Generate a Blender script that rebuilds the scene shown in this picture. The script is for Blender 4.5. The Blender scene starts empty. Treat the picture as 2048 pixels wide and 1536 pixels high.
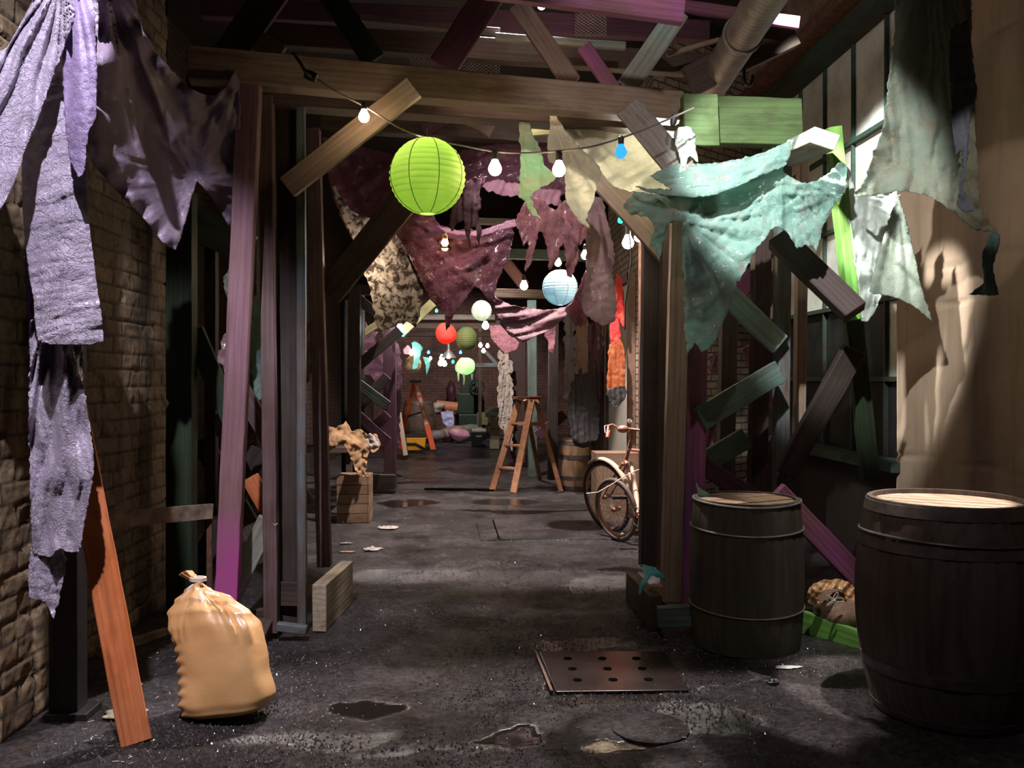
import bpy, bmesh, math, random
from mathutils import Vector, Matrix, noise
from mathutils.geometry import delaunay_2d_cdt

# ------------------------------------------------------------------ camera
F = 1716.0
CAMZ = 1.45
cam_d = bpy.data.cameras.new('camera')
cam = bpy.data.objects.new('camera', cam_d)
bpy.context.scene.collection.objects.link(cam)
cam_d.sensor_width = 36.0
cam_d.lens = 36.0 * F / 2048.0
cam_d.clip_start = 0.05
YAW = math.atan(84.0 / F)
PITCH = math.atan(10.0 / F)
CM = Matrix.Translation((0, 0, CAMZ)) @ Matrix.Rotation(-YAW, 4, 'Z') @ Matrix.Rotation(math.pi / 2 - PITCH, 4, 'X')
cam.matrix_world = CM
bpy.context.scene.camera = cam
C = bpy.context.scene.collection
S = bpy.context.scene
S.view_settings.view_transform = 'Standard'
S.view_settings.look = 'None'
S.view_settings.gamma = 1
S.view_settings.use_curve_mapping = False
S.view_settings.exposure = 0.75

# ------------------------------------------------------------------ world and lamps
wd = bpy.data.worlds.new('world')
S.world = wd
wd.use_nodes = True
wd.node_tree.nodes['Background'].inputs[0].default_value = (0.55, 0.5, 0.52, 1)
wd.node_tree.nodes['Background'].inputs[1].default_value = 0.028

def lamp(kind, loc, aim, energy, col, size=0.1, angle=60, blend=0.3):
    d = bpy.data.lights.new('stage_and_fill_light', kind)  # serves the stage spots and the lights added as fill
    d.energy = energy
    d.color = col
    if kind == 'SPOT':
        d.spot_size = math.radians(angle)
        d.spot_blend = blend
        d.shadow_soft_size = size
    elif kind == 'AREA':
        d.size = size
    else:
        d.shadow_soft_size = size
    o = bpy.data.objects.new('stage_and_fill_light', d)
    C.objects.link(o)
    o.location = loc
    if aim is not None:
        o.rotation_euler = (Vector(aim) - Vector(loc)).to_track_quat('-Z', 'Y').to_euler()
    return o

lamp('SPOT', (0.6, 2.6, 3.75), (2.0, 5.0, 2.45), 560, (0.95, 1.0, 0.98), 0.03, 32, 0.4)      # cool key on the right-hand sheeting
lamp('SPOT', (1.35, 4.35, 3.4), (2.28, 5.0, 2.46), 520, (0.95, 1.0, 0.98), 0.03, 23, 0.5)      # near cool beam added to brighten the knotted white sheet
lamp('SPOT', (1.7, 4.9, 4.4), (3.1, 6.7, 2.85), 850, (0.95, 1.0, 0.95), 0.04, 27, 0.4)      # cool beam on the window panes
lamp('SPOT', (2.3, 5.0, 4.2), (3.05, 6.9, 4.7), 14, (1.0, 0.85, 0.78), 0.05, 50, 0.6)      # small light added for the upper plaster over the window
lamp('SPOT', (1.22, 5.62, 2.95), (1.19, 5.1, 2.75), 110, (1.0, 0.97, 0.88), 0.04, 95, 0.5)     # spotlight behind the cream sheet
lamp('SPOT', (-1.1, 1.7, 4.45), (-1.62, 3.6, 1.9), 540, (0.93, 0.88, 1.0), 0.03, 43, 0.6)     # violet key on the left drapes
lamp('SPOT', (-1.3, 1.6, 4.2), (-1.15, 3.6, 0.2), 80, (1.0, 0.86, 0.74), 0.04, 26, 0.5)     # warm pool on the sack
lamp('SPOT', (0.6, 7.6, 4.6), (0.55, 8.3, 0.2), 1350, (1.0, 0.9, 0.86), 0.04, 62, 0.25)        # warm pool on the bicycle and mid floor
lamp('SPOT', (2.35, 3.2, 4.6), (2.02, 3.78, 0.9), 1200, (1.0, 0.9, 0.84), 0.03, 12, 0.2)      # narrow pool on the barrel head
lamp('SPOT', (2.25, 3.0, 2.95), (2.98, 5.1, 2.3), 30, (1.0, 0.86, 0.76), 0.03, 26, 0.35)        # warm wash on the plaster wall
lamp('SPOT', (0.3, 6.4, 4.5), (0.0, 3.5, 0.0), 1250, (1.0, 0.9, 0.88), 0.03, 50, 0.7)        # backlight added to draw glints from the foreground floor
lamp('SPOT', (0.2, 1.4, 4.7), (0.9, 4.2, 0.2), 66, (1.0, 0.90, 0.88), 0.05, 62, 0.8)        # faint fill light added from the front
lamp('SPOT', (0.9, 2.2, 3.6), (1.3, 4.9, 3.35), 70, (1.0, 0.88, 0.84), 0.05, 50, 0.6)       # crossbeam and timbers overhead
lamp('SPOT', (0.1, 5.3, 3.2), (0.55, 6.4, 2.4), 34, (1.0, 0.9, 0.92), 0.05, 90, 0.6)       # light added to brighten the centre cloths
lamp('SPOT', (-0.3, 10.5, 4.3), (-0.2, 13.0, 0.0), 620, (1.0, 0.88, 0.85), 0.06, 80, 0.5)
lamp('SPOT', (-0.5, 17.0, 3.9), (-0.6, 21.5, 0.5), 420, (1.0, 0.86, 0.8), 0.06, 75, 0.6)
lamp('SPOT', (2.0, 3.6, 4.5), (1.98, 4.7, 0.15), 260, (1.0, 0.92, 0.9), 0.04, 17, 0.5)      # light added from above for the things between the two large barrels

# ------------------------------------------------------------------ pixel -> place
R3 = CM.to_3x3()
def ray(px, py):
    return R3 @ Vector(((px - 1024) / F, -(py - 768) / F, -1))
def W(px, py, Y):
    r = ray(px, py)
    return Vector((0, 0, CAMZ)) + r * (Y / r.y)
def G(px, py, z=0.0):
    r = ray(px, py)
    return Vector((0, 0, CAMZ)) + r * ((z - CAMZ) / r.z)
def WX(px, py, X):
    r = ray(px, py)
    return Vector((0, 0, CAMZ)) + r * (X / r.x)
def pxm(n, Y):
    return n * Y / F

# ------------------------------------------------------------------ tags
def tag(o, label=None, cat=None, group=None, kind=None):
    if label: o['label'] = label
    if cat: o['category'] = cat
    if group: o['group'] = group
    if kind: o['kind'] = kind
    return o
def thing(name, loc, label, cat, group=None):
    o = bpy.data.objects.new(name, None)
    o.empty_display_size = 0.05
    C.objects.link(o)
    o.location = loc
    return tag(o, label, cat, group)

# ------------------------------------------------------------------ mesh builder
class MB:
    def __init__(self):
        self.v = []; self.f = []
    def add(self, vs, fs):
        b = len(self.v)
        self.v += [Vector(p) for p in vs]
        self.f += [[b + i for i in f] for f in fs]
        return self
    def box(self, c, s, R=None):
        c = Vector(c); R = R or Matrix.Identity(3)
        vs = [c + R @ Vector((x * s[0] / 2, y * s[1] / 2, z * s[2] / 2)) for x in (-1, 1) for y in (-1, 1) for z in (-1, 1)]
        return self.add(vs, [(0, 1, 3, 2), (4, 6, 7, 5), (0, 4, 5, 1), (2, 3, 7, 6), (0, 2, 6, 4), (1, 5, 7, 3)])
    def bar(self, a, b, w, t, face=(0, -1, 0)):
        a = Vector(a); b = Vector(b)
        L = (b - a); ln = L.length; L.normalize()
        n = Vector(face); n = (n - L * n.dot(L))
        if n.length < 1e-4: n = L.orthogonal()
        n.normalize(); w_ = n.cross(L)
        R = Matrix((L, w_, n)).transposed()
        return self.box((a + b) / 2, (ln, w, t), R)
    def tube(self, pts, r, seg=8, closed=False, taper=None):
        pts = [Vector(p) for p in pts]; n = len(pts)
        vs = []; fs = []
        prev = None
        for i, p in enumerate(pts):
            if closed: d = pts[(i + 1) % n] - pts[i - 1]
            else: d = pts[min(i + 1, n - 1)] - pts[max(i - 1, 0)]
            d.normalize()
            if prev is None: u = d.orthogonal().normalized()
            else:
                u = prev - d * prev.dot(d)
                if u.length < 1e-5: u = d.orthogonal()
                u.normalize()
            prev = u; w = d.cross(u)
            rr = r if taper is None else r * taper(i / max(1, n - 1))
            for k in range(seg):
                a = 2 * math.pi * k / seg
                vs.append(p + (u * math.cos(a) + w * math.sin(a)) * rr)
        m = n if closed else n - 1
        for i in range(m):
            j = (i + 1) % n
            for k in range(seg):
                k2 = (k + 1) % seg
                fs.append((i * seg + k, i * seg + k2, j * seg + k2, j * seg + k))
        if not closed:
            fs.append(tuple(range(seg))[::-1])
            fs.append(tuple((n - 1) * seg + k for k in range(seg)))
        return self.add(vs, fs)
    def lathe(self, prof, org=(0, 0, 0), seg=32, axis=(0, 0, 1), cap0=False, cap1=False, rad=None):
        org = Vector(org); ax = Vector(axis).normalized()
        u = ax.orthogonal().normalized() if abs(ax.z) < 0.999 else Vector((1, 0, 0)); w = ax.cross(u)
        vs = []; fs = []
        for (r, z) in prof:
            for k in range(seg):
                a = 2 * math.pi * k / seg
                rr = r * (rad(a, z) if rad else 1)
                vs.append(org + ax * z + (u * math.cos(a) + w * math.sin(a)) * rr)
        for i in range(len(prof) - 1):
            for k in range(seg):
                k2 = (k + 1) % seg
                fs.append((i * seg + k, i * seg + k2, (i + 1) * seg + k2, (i + 1) * seg + k))
        if cap0: fs.append(tuple(range(seg))[::-1])
        if cap1: fs.append(tuple((len(prof) - 1) * seg + k for k in range(seg)))
        return self.add(vs, fs)
    def ball(self, c, r, seg=12, rings=8, sc=(1, 1, 1)):
        c = Vector(c); vs = []; fs = []
        for i in range(rings + 1):
            t = math.pi * i / rings
            for k in range(seg):
                a = 2 * math.pi * k / seg
                vs.append(c + Vector((r * sc[0] * math.sin(t) * math.cos(a), r * sc[1] * math.sin(t) * math.sin(a), r * sc[2] * math.cos(t))))
        for i in range(rings):
            for k in range(seg):
                k2 = (k + 1) % seg
                fs.append((i * seg + k, (i + 1) * seg + k, (i + 1) * seg + k2, i * seg + k2))
        return self.add(vs, fs)
    def build(self, name, m, parent=None, smooth=False, bevel=0):
        me = bpy.data.meshes.new(name)
        me.from_pydata([tuple(p) for p in self.v], [], self.f)
        me.validate()
        bm = bmesh.new(); bm.from_mesh(me)
        bmesh.ops.remove_doubles(bm, verts=bm.verts, dist=1e-5)
        bmesh.ops.recalc_face_normals(bm, faces=bm.faces)
        bm.to_mesh(me); bm.free()
        me.materials.append(m)
        if smooth:
            for p in me.polygons: p.use_smooth = True
            try: me.set_sharp_from_angle(angle=math.radians(45))
            except Exception: pass
        o = bpy.data.objects.new(name, me)
        C.objects.link(o)
        if parent is not None:
            o.parent = parent
            if parent.type == 'EMPTY': o.matrix_parent_inverse = Matrix.Translation(parent.location).inverted()
        if bevel:
            b = o.modifiers.new('bevel', 'BEVEL'); b.width = bevel; b.segments = 2; b.limit_method = 'ANGLE'
        return o
def root_of(o):
    while o.parent: o = o.parent
    return o

# ------------------------------------------------------------------ materials
MATS = {}
def nt(name):
    m = bpy.data.materials.new(name); m.use_nodes = True
    t = m.node_tree; t.nodes.clear()
    out = t.nodes.new('ShaderNodeOutputMaterial')
    return m, t, out
def N(t, typ, **kw):
    n = t.nodes.new(typ)
    for k, v in kw.items():
        if k.startswith('i_'):
            key = k[2:]
            n.inputs[int(key) if key.isdigit() else key.replace('_', ' ')].default_value = v
        else: setattr(n, k, v)
    return n
def ramp(t, stops, fac):
    r = t.nodes.new('ShaderNodeValToRGB')
    e = r.color_ramp.elements
    while len(e) > len(stops): e.remove(e[-1])
    while len(e) < len(stops): e.new(0.5)
    for i, (p, c) in enumerate(stops):
        e[i].position = p; e[i].color = (*c, 1) if len(c) == 3 else c
    t.links.new(fac, r.inputs[0])
    return r
def mixc(t, fac, a, b, mode='MIX'):
    m = t.nodes.new('ShaderNodeMix'); m.data_type = 'RGBA'; m.blend_type = mode
    for sock, v in ((m.inputs[0], fac), (m.inputs[6], a), (m.inputs[7], b)):
        if isinstance(v, (int, float)): sock.default_value = v
        elif isinstance(v, (tuple, list)): sock.default_value = (*v[:3], 1)
        else: t.links.new(v, sock)
    return m.outputs[2]
def sc(c, k): return tuple(min(1, x * k) for x in c[:3])

def plain(name, col, rough=0.6, metal=0.0, emis=None, strength=0, noise_amt=0.25, scale=25, bump=0.15, bdist=0.004, spec=0.5):
    if name in MATS: return MATS[name]
    m, t, out = nt(name)
    p = N(t, 'ShaderNodeBsdfPrincipled')
    p.inputs['Roughness'].default_value = rough; p.inputs['Metallic'].default_value = metal; p.inputs['Specular IOR Level'].default_value = spec
    tc = N(t, 'ShaderNodeTexCoord')
    n = N(t, 'ShaderNodeTexNoise', i_Scale=scale, i_Detail=6.0, i_Roughness=0.65)
    t.links.new(tc.outputs['Object'], n.inputs['Vector'])
    r = ramp(t, [(0.3, sc(col, 1 - noise_amt)), (0.7, sc(col, 1 + noise_amt))], n.outputs[0])
    t.links.new(r.outputs[0], p.inputs['Base Color'])
    if bump:
        b = N(t, 'ShaderNodeBump', i_Strength=bump, i_Distance=bdist)
        t.links.new(n.outputs[0], b.inputs['Height']); t.links.new(b.outputs[0], p.inputs['Normal'])
    if emis:
        p.inputs['Emission Color'].default_value = (*emis, 1); p.inputs['Emission Strength'].default_value = strength
    t.links.new(p.outputs[0], out.inputs[0])
    MATS[name] = m
    return m

def mute(c, k, g=1.0):
    l = (c[0] * .3 + c[1] * .55 + c[2] * .15)
    return (g * (c[0] * (1 - k) + l * 1.08 * k), g * (c[1] * (1 - k) + l * k), g * (c[2] * (1 - k) + l * .92 * k))
def wood(name, paint, under=(0.16, 0.09, 0.05), wear=0.35, rough=0.65, grain=1.0, local=True, gx=1.5, gy=28, foot=None):
    """sawn timber: grain runs along local X; paint worn off in patches of its own"""
    if name in MATS: return MATS[name]
    m, t, out = nt(name)
    paint = mute(paint, 0.30, 0.8)
    p = N(t, 'ShaderNodeBsdfPrincipled'); p.inputs['Roughness'].default_value = rough
    p.inputs['Specular IOR Level'].default_value = 0.35
    tc = N(t, 'ShaderNodeTexCoord'); oi = N(t, 'ShaderNodeObjectInfo')
    add = N(t, 'ShaderNodeVectorMath', operation='ADD')
    mul = N(t, 'ShaderNodeVectorMath', operation='SCALE'); mul.inputs['Scale'].default_value = 37.0
    cmb = N(t, 'ShaderNodeCombineXYZ')
    for i in range(3): t.links.new(oi.outputs['Random'], cmb.inputs[i])
    t.links.new(cmb.outputs[0], mul.inputs[0])
    t.links.new(tc.outputs['Object'], add.inputs[0]); t.links.new(mul.outputs[0], add.inputs[1])
    mp = N(t, 'ShaderNodeMapping'); mp.inputs['Scale'].default_value = (gx, gy, gy)
    t.links.new(add.outputs[0], mp.inputs[0])
    n1 = N(t, 'ShaderNodeTexNoise', i_Scale=1.0, i_Detail=7.0, i_Roughness=0.6, i_Distortion=0.6)
    t.links.new(mp.outputs[0], n1.inputs['Vector'])
    mp2 = N(t, 'ShaderNodeMapping'); mp2.inputs['Scale'].default_value = (1.6, 7, 7)
    t.links.new(add.outputs[0], mp2.inputs[0])
    n2 = N(t, 'ShaderNodeTexNoise', i_Scale=1.3, i_Detail=8.0, i_Roughness=0.7)
    t.links.new(mp2.outputs[0], n2.inputs['Vector'])
    wv = N(t, 'ShaderNodeTexWave', i_Scale=1.1, i_Distortion=7.0, i_Detail=3.0); wv.bands_direction = 'Y'
    wv.inputs['Detail Scale'].default_value = 0.6
    mp3 = N(t, 'ShaderNodeMapping'); mp3.inputs['Scale'].default_value = (0.9, 9, 9)
    t.links.new(add.outputs[0], mp3.inputs[0]); t.links.new(mp3.outputs[0], wv.inputs['Vector'])
    a = ramp(t, [(0.25, sc(paint, 0.62)), (0.5, sc(paint, 0.92)), (0.75, sc(paint, 1.15))], n1.outputs[0])
    if foot:
        fc, x0 = foot
        sx = N(t, 'ShaderNodeSeparateXYZ'); t.links.new(tc.outputs['Object'], sx.inputs[0])
        fm = N(t, 'ShaderNodeMath', operation='MULTIPLY_ADD'); fm.inputs[1].default_value = 0.8
        t.links.new(n2.outputs[0], fm.inputs[0]); t.links.new(sx.outputs[0], fm.inputs[2])
        fr_ = N(t, 'ShaderNodeMapRange'); fr_.inputs[1].default_value = x0; fr_.inputs[2].default_value = x0 + .35
        t.links.new(fm.outputs[0], fr_.inputs[0])
    u = ramp(t, [(0.2, sc(under, 0.5)), (0.8, sc(under, 1.3))], n1.outputs[0])
    wr = ramp(t, [(max(0, wear - 0.06), (1, 1, 1)), (min(1, wear + 0.08), (0, 0, 0))], n2.outputs[0])
    c = mixc(t, wr.outputs[0], a.outputs[0], u.outputs[0])
    dk = ramp(t, [(0.0, (0.55, 0.5, 0.45)), (0.35, (1, 1, 1))], wv.outputs['Fac'])
    c = mixc(t, 0.4, c, dk.outputs[0], 'MULTIPLY')
    n5 = N(t, 'ShaderNodeTexNoise', i_Scale=1.9, i_Detail=5.0, i_Roughness=0.6)
    t.links.new(add.outputs[0], n5.inputs['Vector'])
    pr = ramp(t, [(0.42, (0, 0, 0)), (0.62, (0.75, 0.75, 0.75))], n5.outputs[0])
    c = mixc(t, pr.outputs[0], c, u.outputs[0])
    if foot: c = mixc(t, fr_.outputs[0], c, fc)
    t.links.new(c, p.inputs['Base Color'])
    b = N(t, 'ShaderNodeBump', i_Strength=0.35 * grain, i_Distance=0.003)
    ad = N(t, 'ShaderNodeMath', operation='ADD')
    t.links.new(n1.outputs[0], ad.inputs[0]); 
    wm = N(t, 'ShaderNodeMath', operation='MULTIPLY'); wm.inputs[1].default_value = 0.5
    t.links.new(wv.outputs['Fac'], wm.inputs[0]); t.links.new(wm.outputs[0], ad.inputs[1])
    t.links.new(ad.outputs[0], b.inputs['Height']); t.links.new(b.outputs[0], p.inputs['Normal'])
    t.links.new(p.outputs[0], out.inputs[0])
    MATS[name] = m
    return m

def clothm(name, c1, c2, stain=(0.1, 0.06, 0.05), st=0.0, transl=0.3, rough=0.45, alpha=1.0, scale=6, bump=0.5, coat=0.0, blot=9.0, crs=24.0, cre=0.22):
    """thin sheeting: blotchy dye, stains, fine creases; some light passes through"""
    if name in MATS: return MATS[name]
    m, t, out = nt(name)
    p = N(t, 'ShaderNodeBsdfPrincipled'); p.inputs['Roughness'].default_value = rough
    p.inputs['Coat Weight'].default_value = coat; p.inputs['Coat Roughness'].default_value = 0.16
    tc = N(t, 'ShaderNodeTexCoord')
    n1 = N(t, 'ShaderNodeTexNoise', i_Scale=scale, i_Detail=6.0, i_Roughness=0.6, i_Distortion=1.0)
    n2 = N(t, 'ShaderNodeTexNoise', i_Scale=blot, i_Detail=9.0, i_Roughness=0.75, i_Distortion=0.4)
    n3 = N(t, 'ShaderNodeTexNoise', i_Scale=34.0, i_Detail=7.0, i_Roughness=0.7, i_Distortion=2.5)
    vo = N(t, 'ShaderNodeTexVoronoi', i_Scale=crs); vo.feature = 'DISTANCE_TO_EDGE'
    for n in (n1, n2, n3): t.links.new(tc.outputs['Object'], n.inputs['Vector'])
    dv = N(t, 'ShaderNodeVectorMath', operation='MULTIPLY_ADD')
    dv.inputs[1].default_value = (0.25, 0.25, 0.25)
    t.links.new(n1.outputs['Color'], dv.inputs[0]); t.links.new(tc.outputs['Object'], dv.inputs[2])
    t.links.new(dv.outputs[0], vo.inputs['Vector'])
    a = ramp(t, [(0.3, c2), (0.65, c1)], n1.outputs[0])
    col = a.outputs[0]
    if st > 0:
        s = ramp(t, [(st - 0.04, (1, 1, 1)), (st + 0.05, (0, 0, 0))], n2.outputs[0])
        col = mixc(t, s.outputs[0], col, stain)
    t.links.new(col, p.inputs['Base Color'])
    vr = ramp(t, [(0.0, (0, 0, 0)), (0.12, (1, 1, 1))], vo.outputs['Distance'])
    ad = N(t, 'ShaderNodeMath', operation='MULTIPLY_ADD'); ad.inputs[1].default_value = cre
    t.links.new(vr.outputs[0], ad.inputs[0]); t.links.new(n3.outputs[0], ad.inputs[2])
    b = N(t, 'ShaderNodeBump', i_Strength=bump, i_Distance=0.009)
    t.links.new(ad.outputs[0], b.inputs['Height']); t.links.new(b.outputs[0], p.inputs['Normal'])
    tr = N(t, 'ShaderNodeBsdfTranslucent'); t.links.new(col, tr.inputs[0]); t.links.new(b.outputs[0], tr.inputs['Normal'])
    mx = N(t, 'ShaderNodeMixShader'); mx.inputs[0].default_value = transl
    t.links.new(p.outputs[0], mx.inputs[1]); t.links.new(tr.outputs[0], mx.inputs[2])
    last = mx.outputs[0]
    if alpha < 1:
        tp = N(t, 'ShaderNodeBsdfTransparent'); m2 = N(t, 'ShaderNodeMixShader'); m2.inputs[0].default_value = alpha
        t.links.new(tp.outputs[0], m2.inputs[1]); t.links.new(last, m2.inputs[2]); last = m2.outputs[0]
    t.links.new(last, out.inputs[0])
    MATS[name] = m
    return m

def emitm(name, col, s):
    if name in MATS: return MATS[name]
    m, t, out = nt(name)
    e = N(t, 'ShaderNodeEmission'); e.inputs[0].default_value = (*col, 1); e.inputs[1].default_value = s
    t.links.new(e.outputs[0], out.inputs[0]); MATS[name] = m
    return m

# ------------------------------------------------------------------ boards
def board(name, label, cat, a, b, w, t, m, face=(0, -1, 0), group=None, seed=0, nail=0, width_m=None, cut=0.0):
    """a, b = (px, py, Y) ends of the centre line of the face turned to the viewer; w its width there in pixels"""
    A = W(*a) if not isinstance(a, Vector) else a
    B = W(*b) if not isinstance(b, Vector) else b
    Ym = (A.y + B.y) / 2
    wm = width_m if width_m else pxm(w, Ym)
    L = B - A; ln = L.length; L.normalize()
    n = Vector(face); n = n - L * n.dot(L); n.normalize(); wv = n.cross(L)
    rnd = random.Random(hash((name, round(A.x * 100), seed)) & 0xffff)
    rnd = random.Random(int(abs(A.x * 977 + A.z * 131 + seed * 7) * 10))
    seg = max(2, int(ln / 0.12)); bm = bmesh.new(); rings = []
    for i in range(seg + 1):
        x = -ln / 2 + ln * i / seg
        wob = 0.0018
        ring = []
        for (yy, zz) in ((-1, -1), (1, -1), (1, 1), (-1, 1)):
            dx = (cut * yy * wm / 2) if i in (0, seg) else 0
            ring.append(bm.verts.new((x + dx, yy * wm / 2 + rnd.uniform(-wob, wob), zz * t / 2 + rnd.uniform(-wob, wob))))
        rings.append(ring)
    for i in range(seg):
        for k in range(4):
            bm.faces.new((rings[i][k], rings[i][(k + 1) % 4], rings[i + 1][(k + 1) % 4], rings[i + 1][k]))
    bm.faces.new(rings[0][::-1]); bm.faces.new(rings[-1])
    bmesh.ops.recalc_face_normals(bm, faces=bm.faces)
    me = bpy.data.meshes.new(name); bm.to_mesh(me); bm.free(); me.materials.append(m)
    o = bpy.data.objects.new(name, me); C.objects.link(o)
    R = Matrix((L, wv, n)).transposed().to_4x4()
    o.matrix_world = Matrix.Translation((A + B) / 2 - n * t / 2) @ R
    bv = o.modifiers.new('bevel', 'BEVEL'); bv.width = min(0.004, t * 0.2); bv.segments = 1; bv.limit_method = 'ANGLE'
    tag(o, label, cat, group)
    return o

# ------------------------------------------------------------------ cloth
def ridge(u, w):
    n = noise.noise(Vector((u, w, 0.3)))
    m = noise.noise(Vector((u * 1.7 + 9, w, 4.7)))
    return 1.5 * n + 0.9 * (0.35 - 2 * abs(m)) * 0.7
def inpoly(x, y, P):
    c = False; n = len(P); j = n - 1
    for i in range(n):
        xi, yi = P[i][0], P[i][1]; xj, yj = P[j][0], P[j][1]
        if (yi > y) != (yj > y) and x < (xj - xi) * (y - yi) / (yj - yi) + xi: c = not c
        j = i
    return c
def cloth(name, label, cat, P, m, Y=5.0, radial=(), waves=(), belly=0.0, crum=0.02, step=5.0, jag=3.0, seed=1, group=None, thick=0.003, slopeY=0.0, parent=None, smoothit=2, holes=()):
    """P: outline in photo pixels, each point optionally with its own distance; folds are real relief in metres.
    radial: (x, y, n, amp, reach) pleats fanning out of a gathering point; waves: (angle, wavelength, amp, phase)"""
    rnd = random.Random(seed)
    cp = [(p[0], p[1], p[2] if len(p) > 2 else Y) for p in P]
    # resample outline with torn edge
    out = []
    n = len(cp)
    for i in range(n):
        a = cp[i]; b = cp[(i + 1) % n]
        p0 = cp[i - 1]; p3 = cp[(i + 2) % n]
        d = math.hypot(b[0] - a[0], b[1] - a[1]); k = max(1, int(d / step))
        for j in range(k):
            t_ = j / k
            x = a[0] + (b[0] - a[0]) * t_; y = a[1] + (b[1] - a[1]) * t_
            # soft curve between the outline's points
            s_ = math.sin(math.pi * t_)
            tx = (b[0] - p0[0]) * 0.03 - (p3[0] - a[0]) * 0.03; ty = (b[1] - p0[1]) * 0.03 - (p3[1] - a[1]) * 0.03
            x += tx * s_ * 0.9; y += ty * s_ * 0.9
            jj = jag * (0.25 + s_)
            x += noise.noise(Vector((x * 0.11, y * 0.11, seed))) * jj; y += noise.noise(Vector((x * 0.11, y * 0.11, seed + 9))) * jj
            out.append(Vector((x, y)))
    xs = [p.x for p in out]; ys = [p.y for p in out]
    pts = list(out); ne = len(out); edges = [(i, (i + 1) % ne) for i in range(ne)]
    hp = []
    for (hx, hy, hr) in holes:
        b0 = len(pts); hk = 9; poly = []
        for q in range(hk):
            a_ = 2 * math.pi * q / hk; r_ = hr * rnd.uniform(0.6, 1.2)
            poly.append((hx + math.cos(a_) * r_ * 0.8, hy + math.sin(a_) * r_ * 1.4))
            pts.append(Vector(poly[-1]))
        edges += [(b0 + q, b0 + (q + 1) % hk) for q in range(hk)]
        hp.append(poly)
    row = 0; y = min(ys) + step / 2
    while y < max(ys):
        x = min(xs) + (step / 2 if row % 2 else step)
        while x < max(xs):
            if inpoly(x, y, out): pts.append(Vector((x + rnd.uniform(-.15, .15) * step, y + rnd.uniform(-.15, .15) * step)))
            x += step
        y += step * 0.87; row += 1
    vs, es, fs, *_ = delaunay_2d_cdt(pts, edges, [], 1, 1e-4)
    fin = []
    for f in fs:
        cx = sum(vs[i][0] for i in f) / len(f); cy = sum(vs[i][1] for i in f) / len(f)
        if inpoly(cx, cy, out) and not any(inpoly(cx, cy, h) for h in hp): fin.append(f)
    ox, oy = sum(xs) / len(xs), sum(ys) / len(ys)
    rx = (max(xs) - min(xs)) / 2 + 1; ry = (max(ys) - min(ys)) / 2 + 1
    V = []
    for v in vs:
        x, y = v[0], v[1]
        sw = 0; sy = 0
        for (cx, cy, cY) in cp:
            w_ = 1 / ((cx - x) ** 2 + (cy - y) ** 2 + 30) ** 1.25
            sw += w_; sy += w_ * cY
        D = sy / sw
        e = max(0, 1 - ((x - ox) / rx) ** 2) * max(0, 1 - ((y - oy) / ry) ** 2)
        D -= belly * e
        D += slopeY * (y - oy) / ry
        for (ax, ay, k, amp, reach) in radial:
            dx = x - ax; dy = y - ay; r = math.hypot(dx, dy); th = math.atan2(dy, dx)
            th += 0.05 * noise.noise(Vector((x * 0.01, y * 0.01, seed + 3)))
            q = ridge(k * th * 0.62 + ax * .13, seed + r * 0.0006)
            D += 0.95 * amp * q * min(1, r / 110) * math.exp(-(r / reach) ** 2)
        for (ang, wl, amp, ph) in waves:
            a_ = math.radians(ang)
            s_ = (x * math.cos(a_) + y * math.sin(a_)) / wl * 2 * math.pi + ph
            s_ += 2.5 * noise.noise(Vector((x * 0.008, y * 0.008, seed + 5)))
            D += 0.8 * amp * ridge(s_ * 0.3, seed + 0.01 * (x * math.sin(a_) - y * math.cos(a_)))
        if crum:
            q = Vector((x * 0.03, y * 0.03, seed * 3.1))
            r1 = 1 - abs(noise.noise(q)) * 2; r2 = 1 - abs(noise.noise(q * 2.6 + Vector((7, 3, 1)))) * 2
            r3 = noise.noise(q * 5.5)
            D += -crum * 0.5 * (0.6 * r1 + 0.4 * r2 + 0.3 * r3)
        V.append(W(x, y, max(0.8, D)))
    me = bpy.data.meshes.new(name); me.from_pydata([tuple(p) for p in V], [], [list(f) for f in fin])
    bm = bmesh.new(); bm.from_mesh(me)
    bmesh.ops.delete(bm, geom=[v for v in bm.verts if not v.link_faces], context='VERTS')
    bmesh.ops.recalc_face_normals(bm, faces=bm.faces)
    for f in bm.faces: f.smooth = True
    bm.to_mesh(me); bm.free()
    me.materials.append(m)
    o = bpy.data.objects.new(name, me); C.objects.link(o)
    md = o.modifiers.new('solid', 'SOLIDIFY'); md.thickness = thick; md.offset = 0
    if parent: o.parent = parent
    else: tag(o, label, cat, group)
    return o
# ------------------------------------------------------------------ floor
def fbm(x, y, z, o=4):
    s = 0; a = 1; f = 1
    for i in range(o):
        s += a * noise.noise(Vector((x * f, y * f, z))); a *= 0.5; f *= 2.1
    return s
# puddles and damp patches: photo pixel of the centre, half sizes in metres, depth of water
PUD = [(735, 1415, .17, .13, 1), (1005, 1478, .13, .10, 1), (1010, 1460, .1, .06, 1), (1170, 1285, .30, .12, .8), (1330, 1330, .42, .32, .75), (1230, 1392, .33, .08, .9), (1120, 1370, .09, .1, 1), (1265, 1485, .22, .07, .9),
       (1400, 1430, .25, .2, .7), (820, 1005, .35, .35, 1), (1010, 1003, .4, .3, .9), (930, 978, .9, .12, 1), (960, 940, .5, .6, .8), (850, 955, .3, .2, .8), (1130, 1012, .6, .2, .7), (810, 1150, .5, .25, .5), (780, 1185, .25, .12, .6), (1010, 1150, .5, .2, .4),
       (1220, 1165, .35, .25, .5), (640, 1470, .35, .08, .6), (540, 1420, .2, .1, .5), (1000, 905, .8, 1.2, .6), (830, 1500, .25, .05, .6)]
PW = [(G(a, b).x, G(a, b).y, c, d, e) for a, b, c, d, e in PUD]
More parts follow.
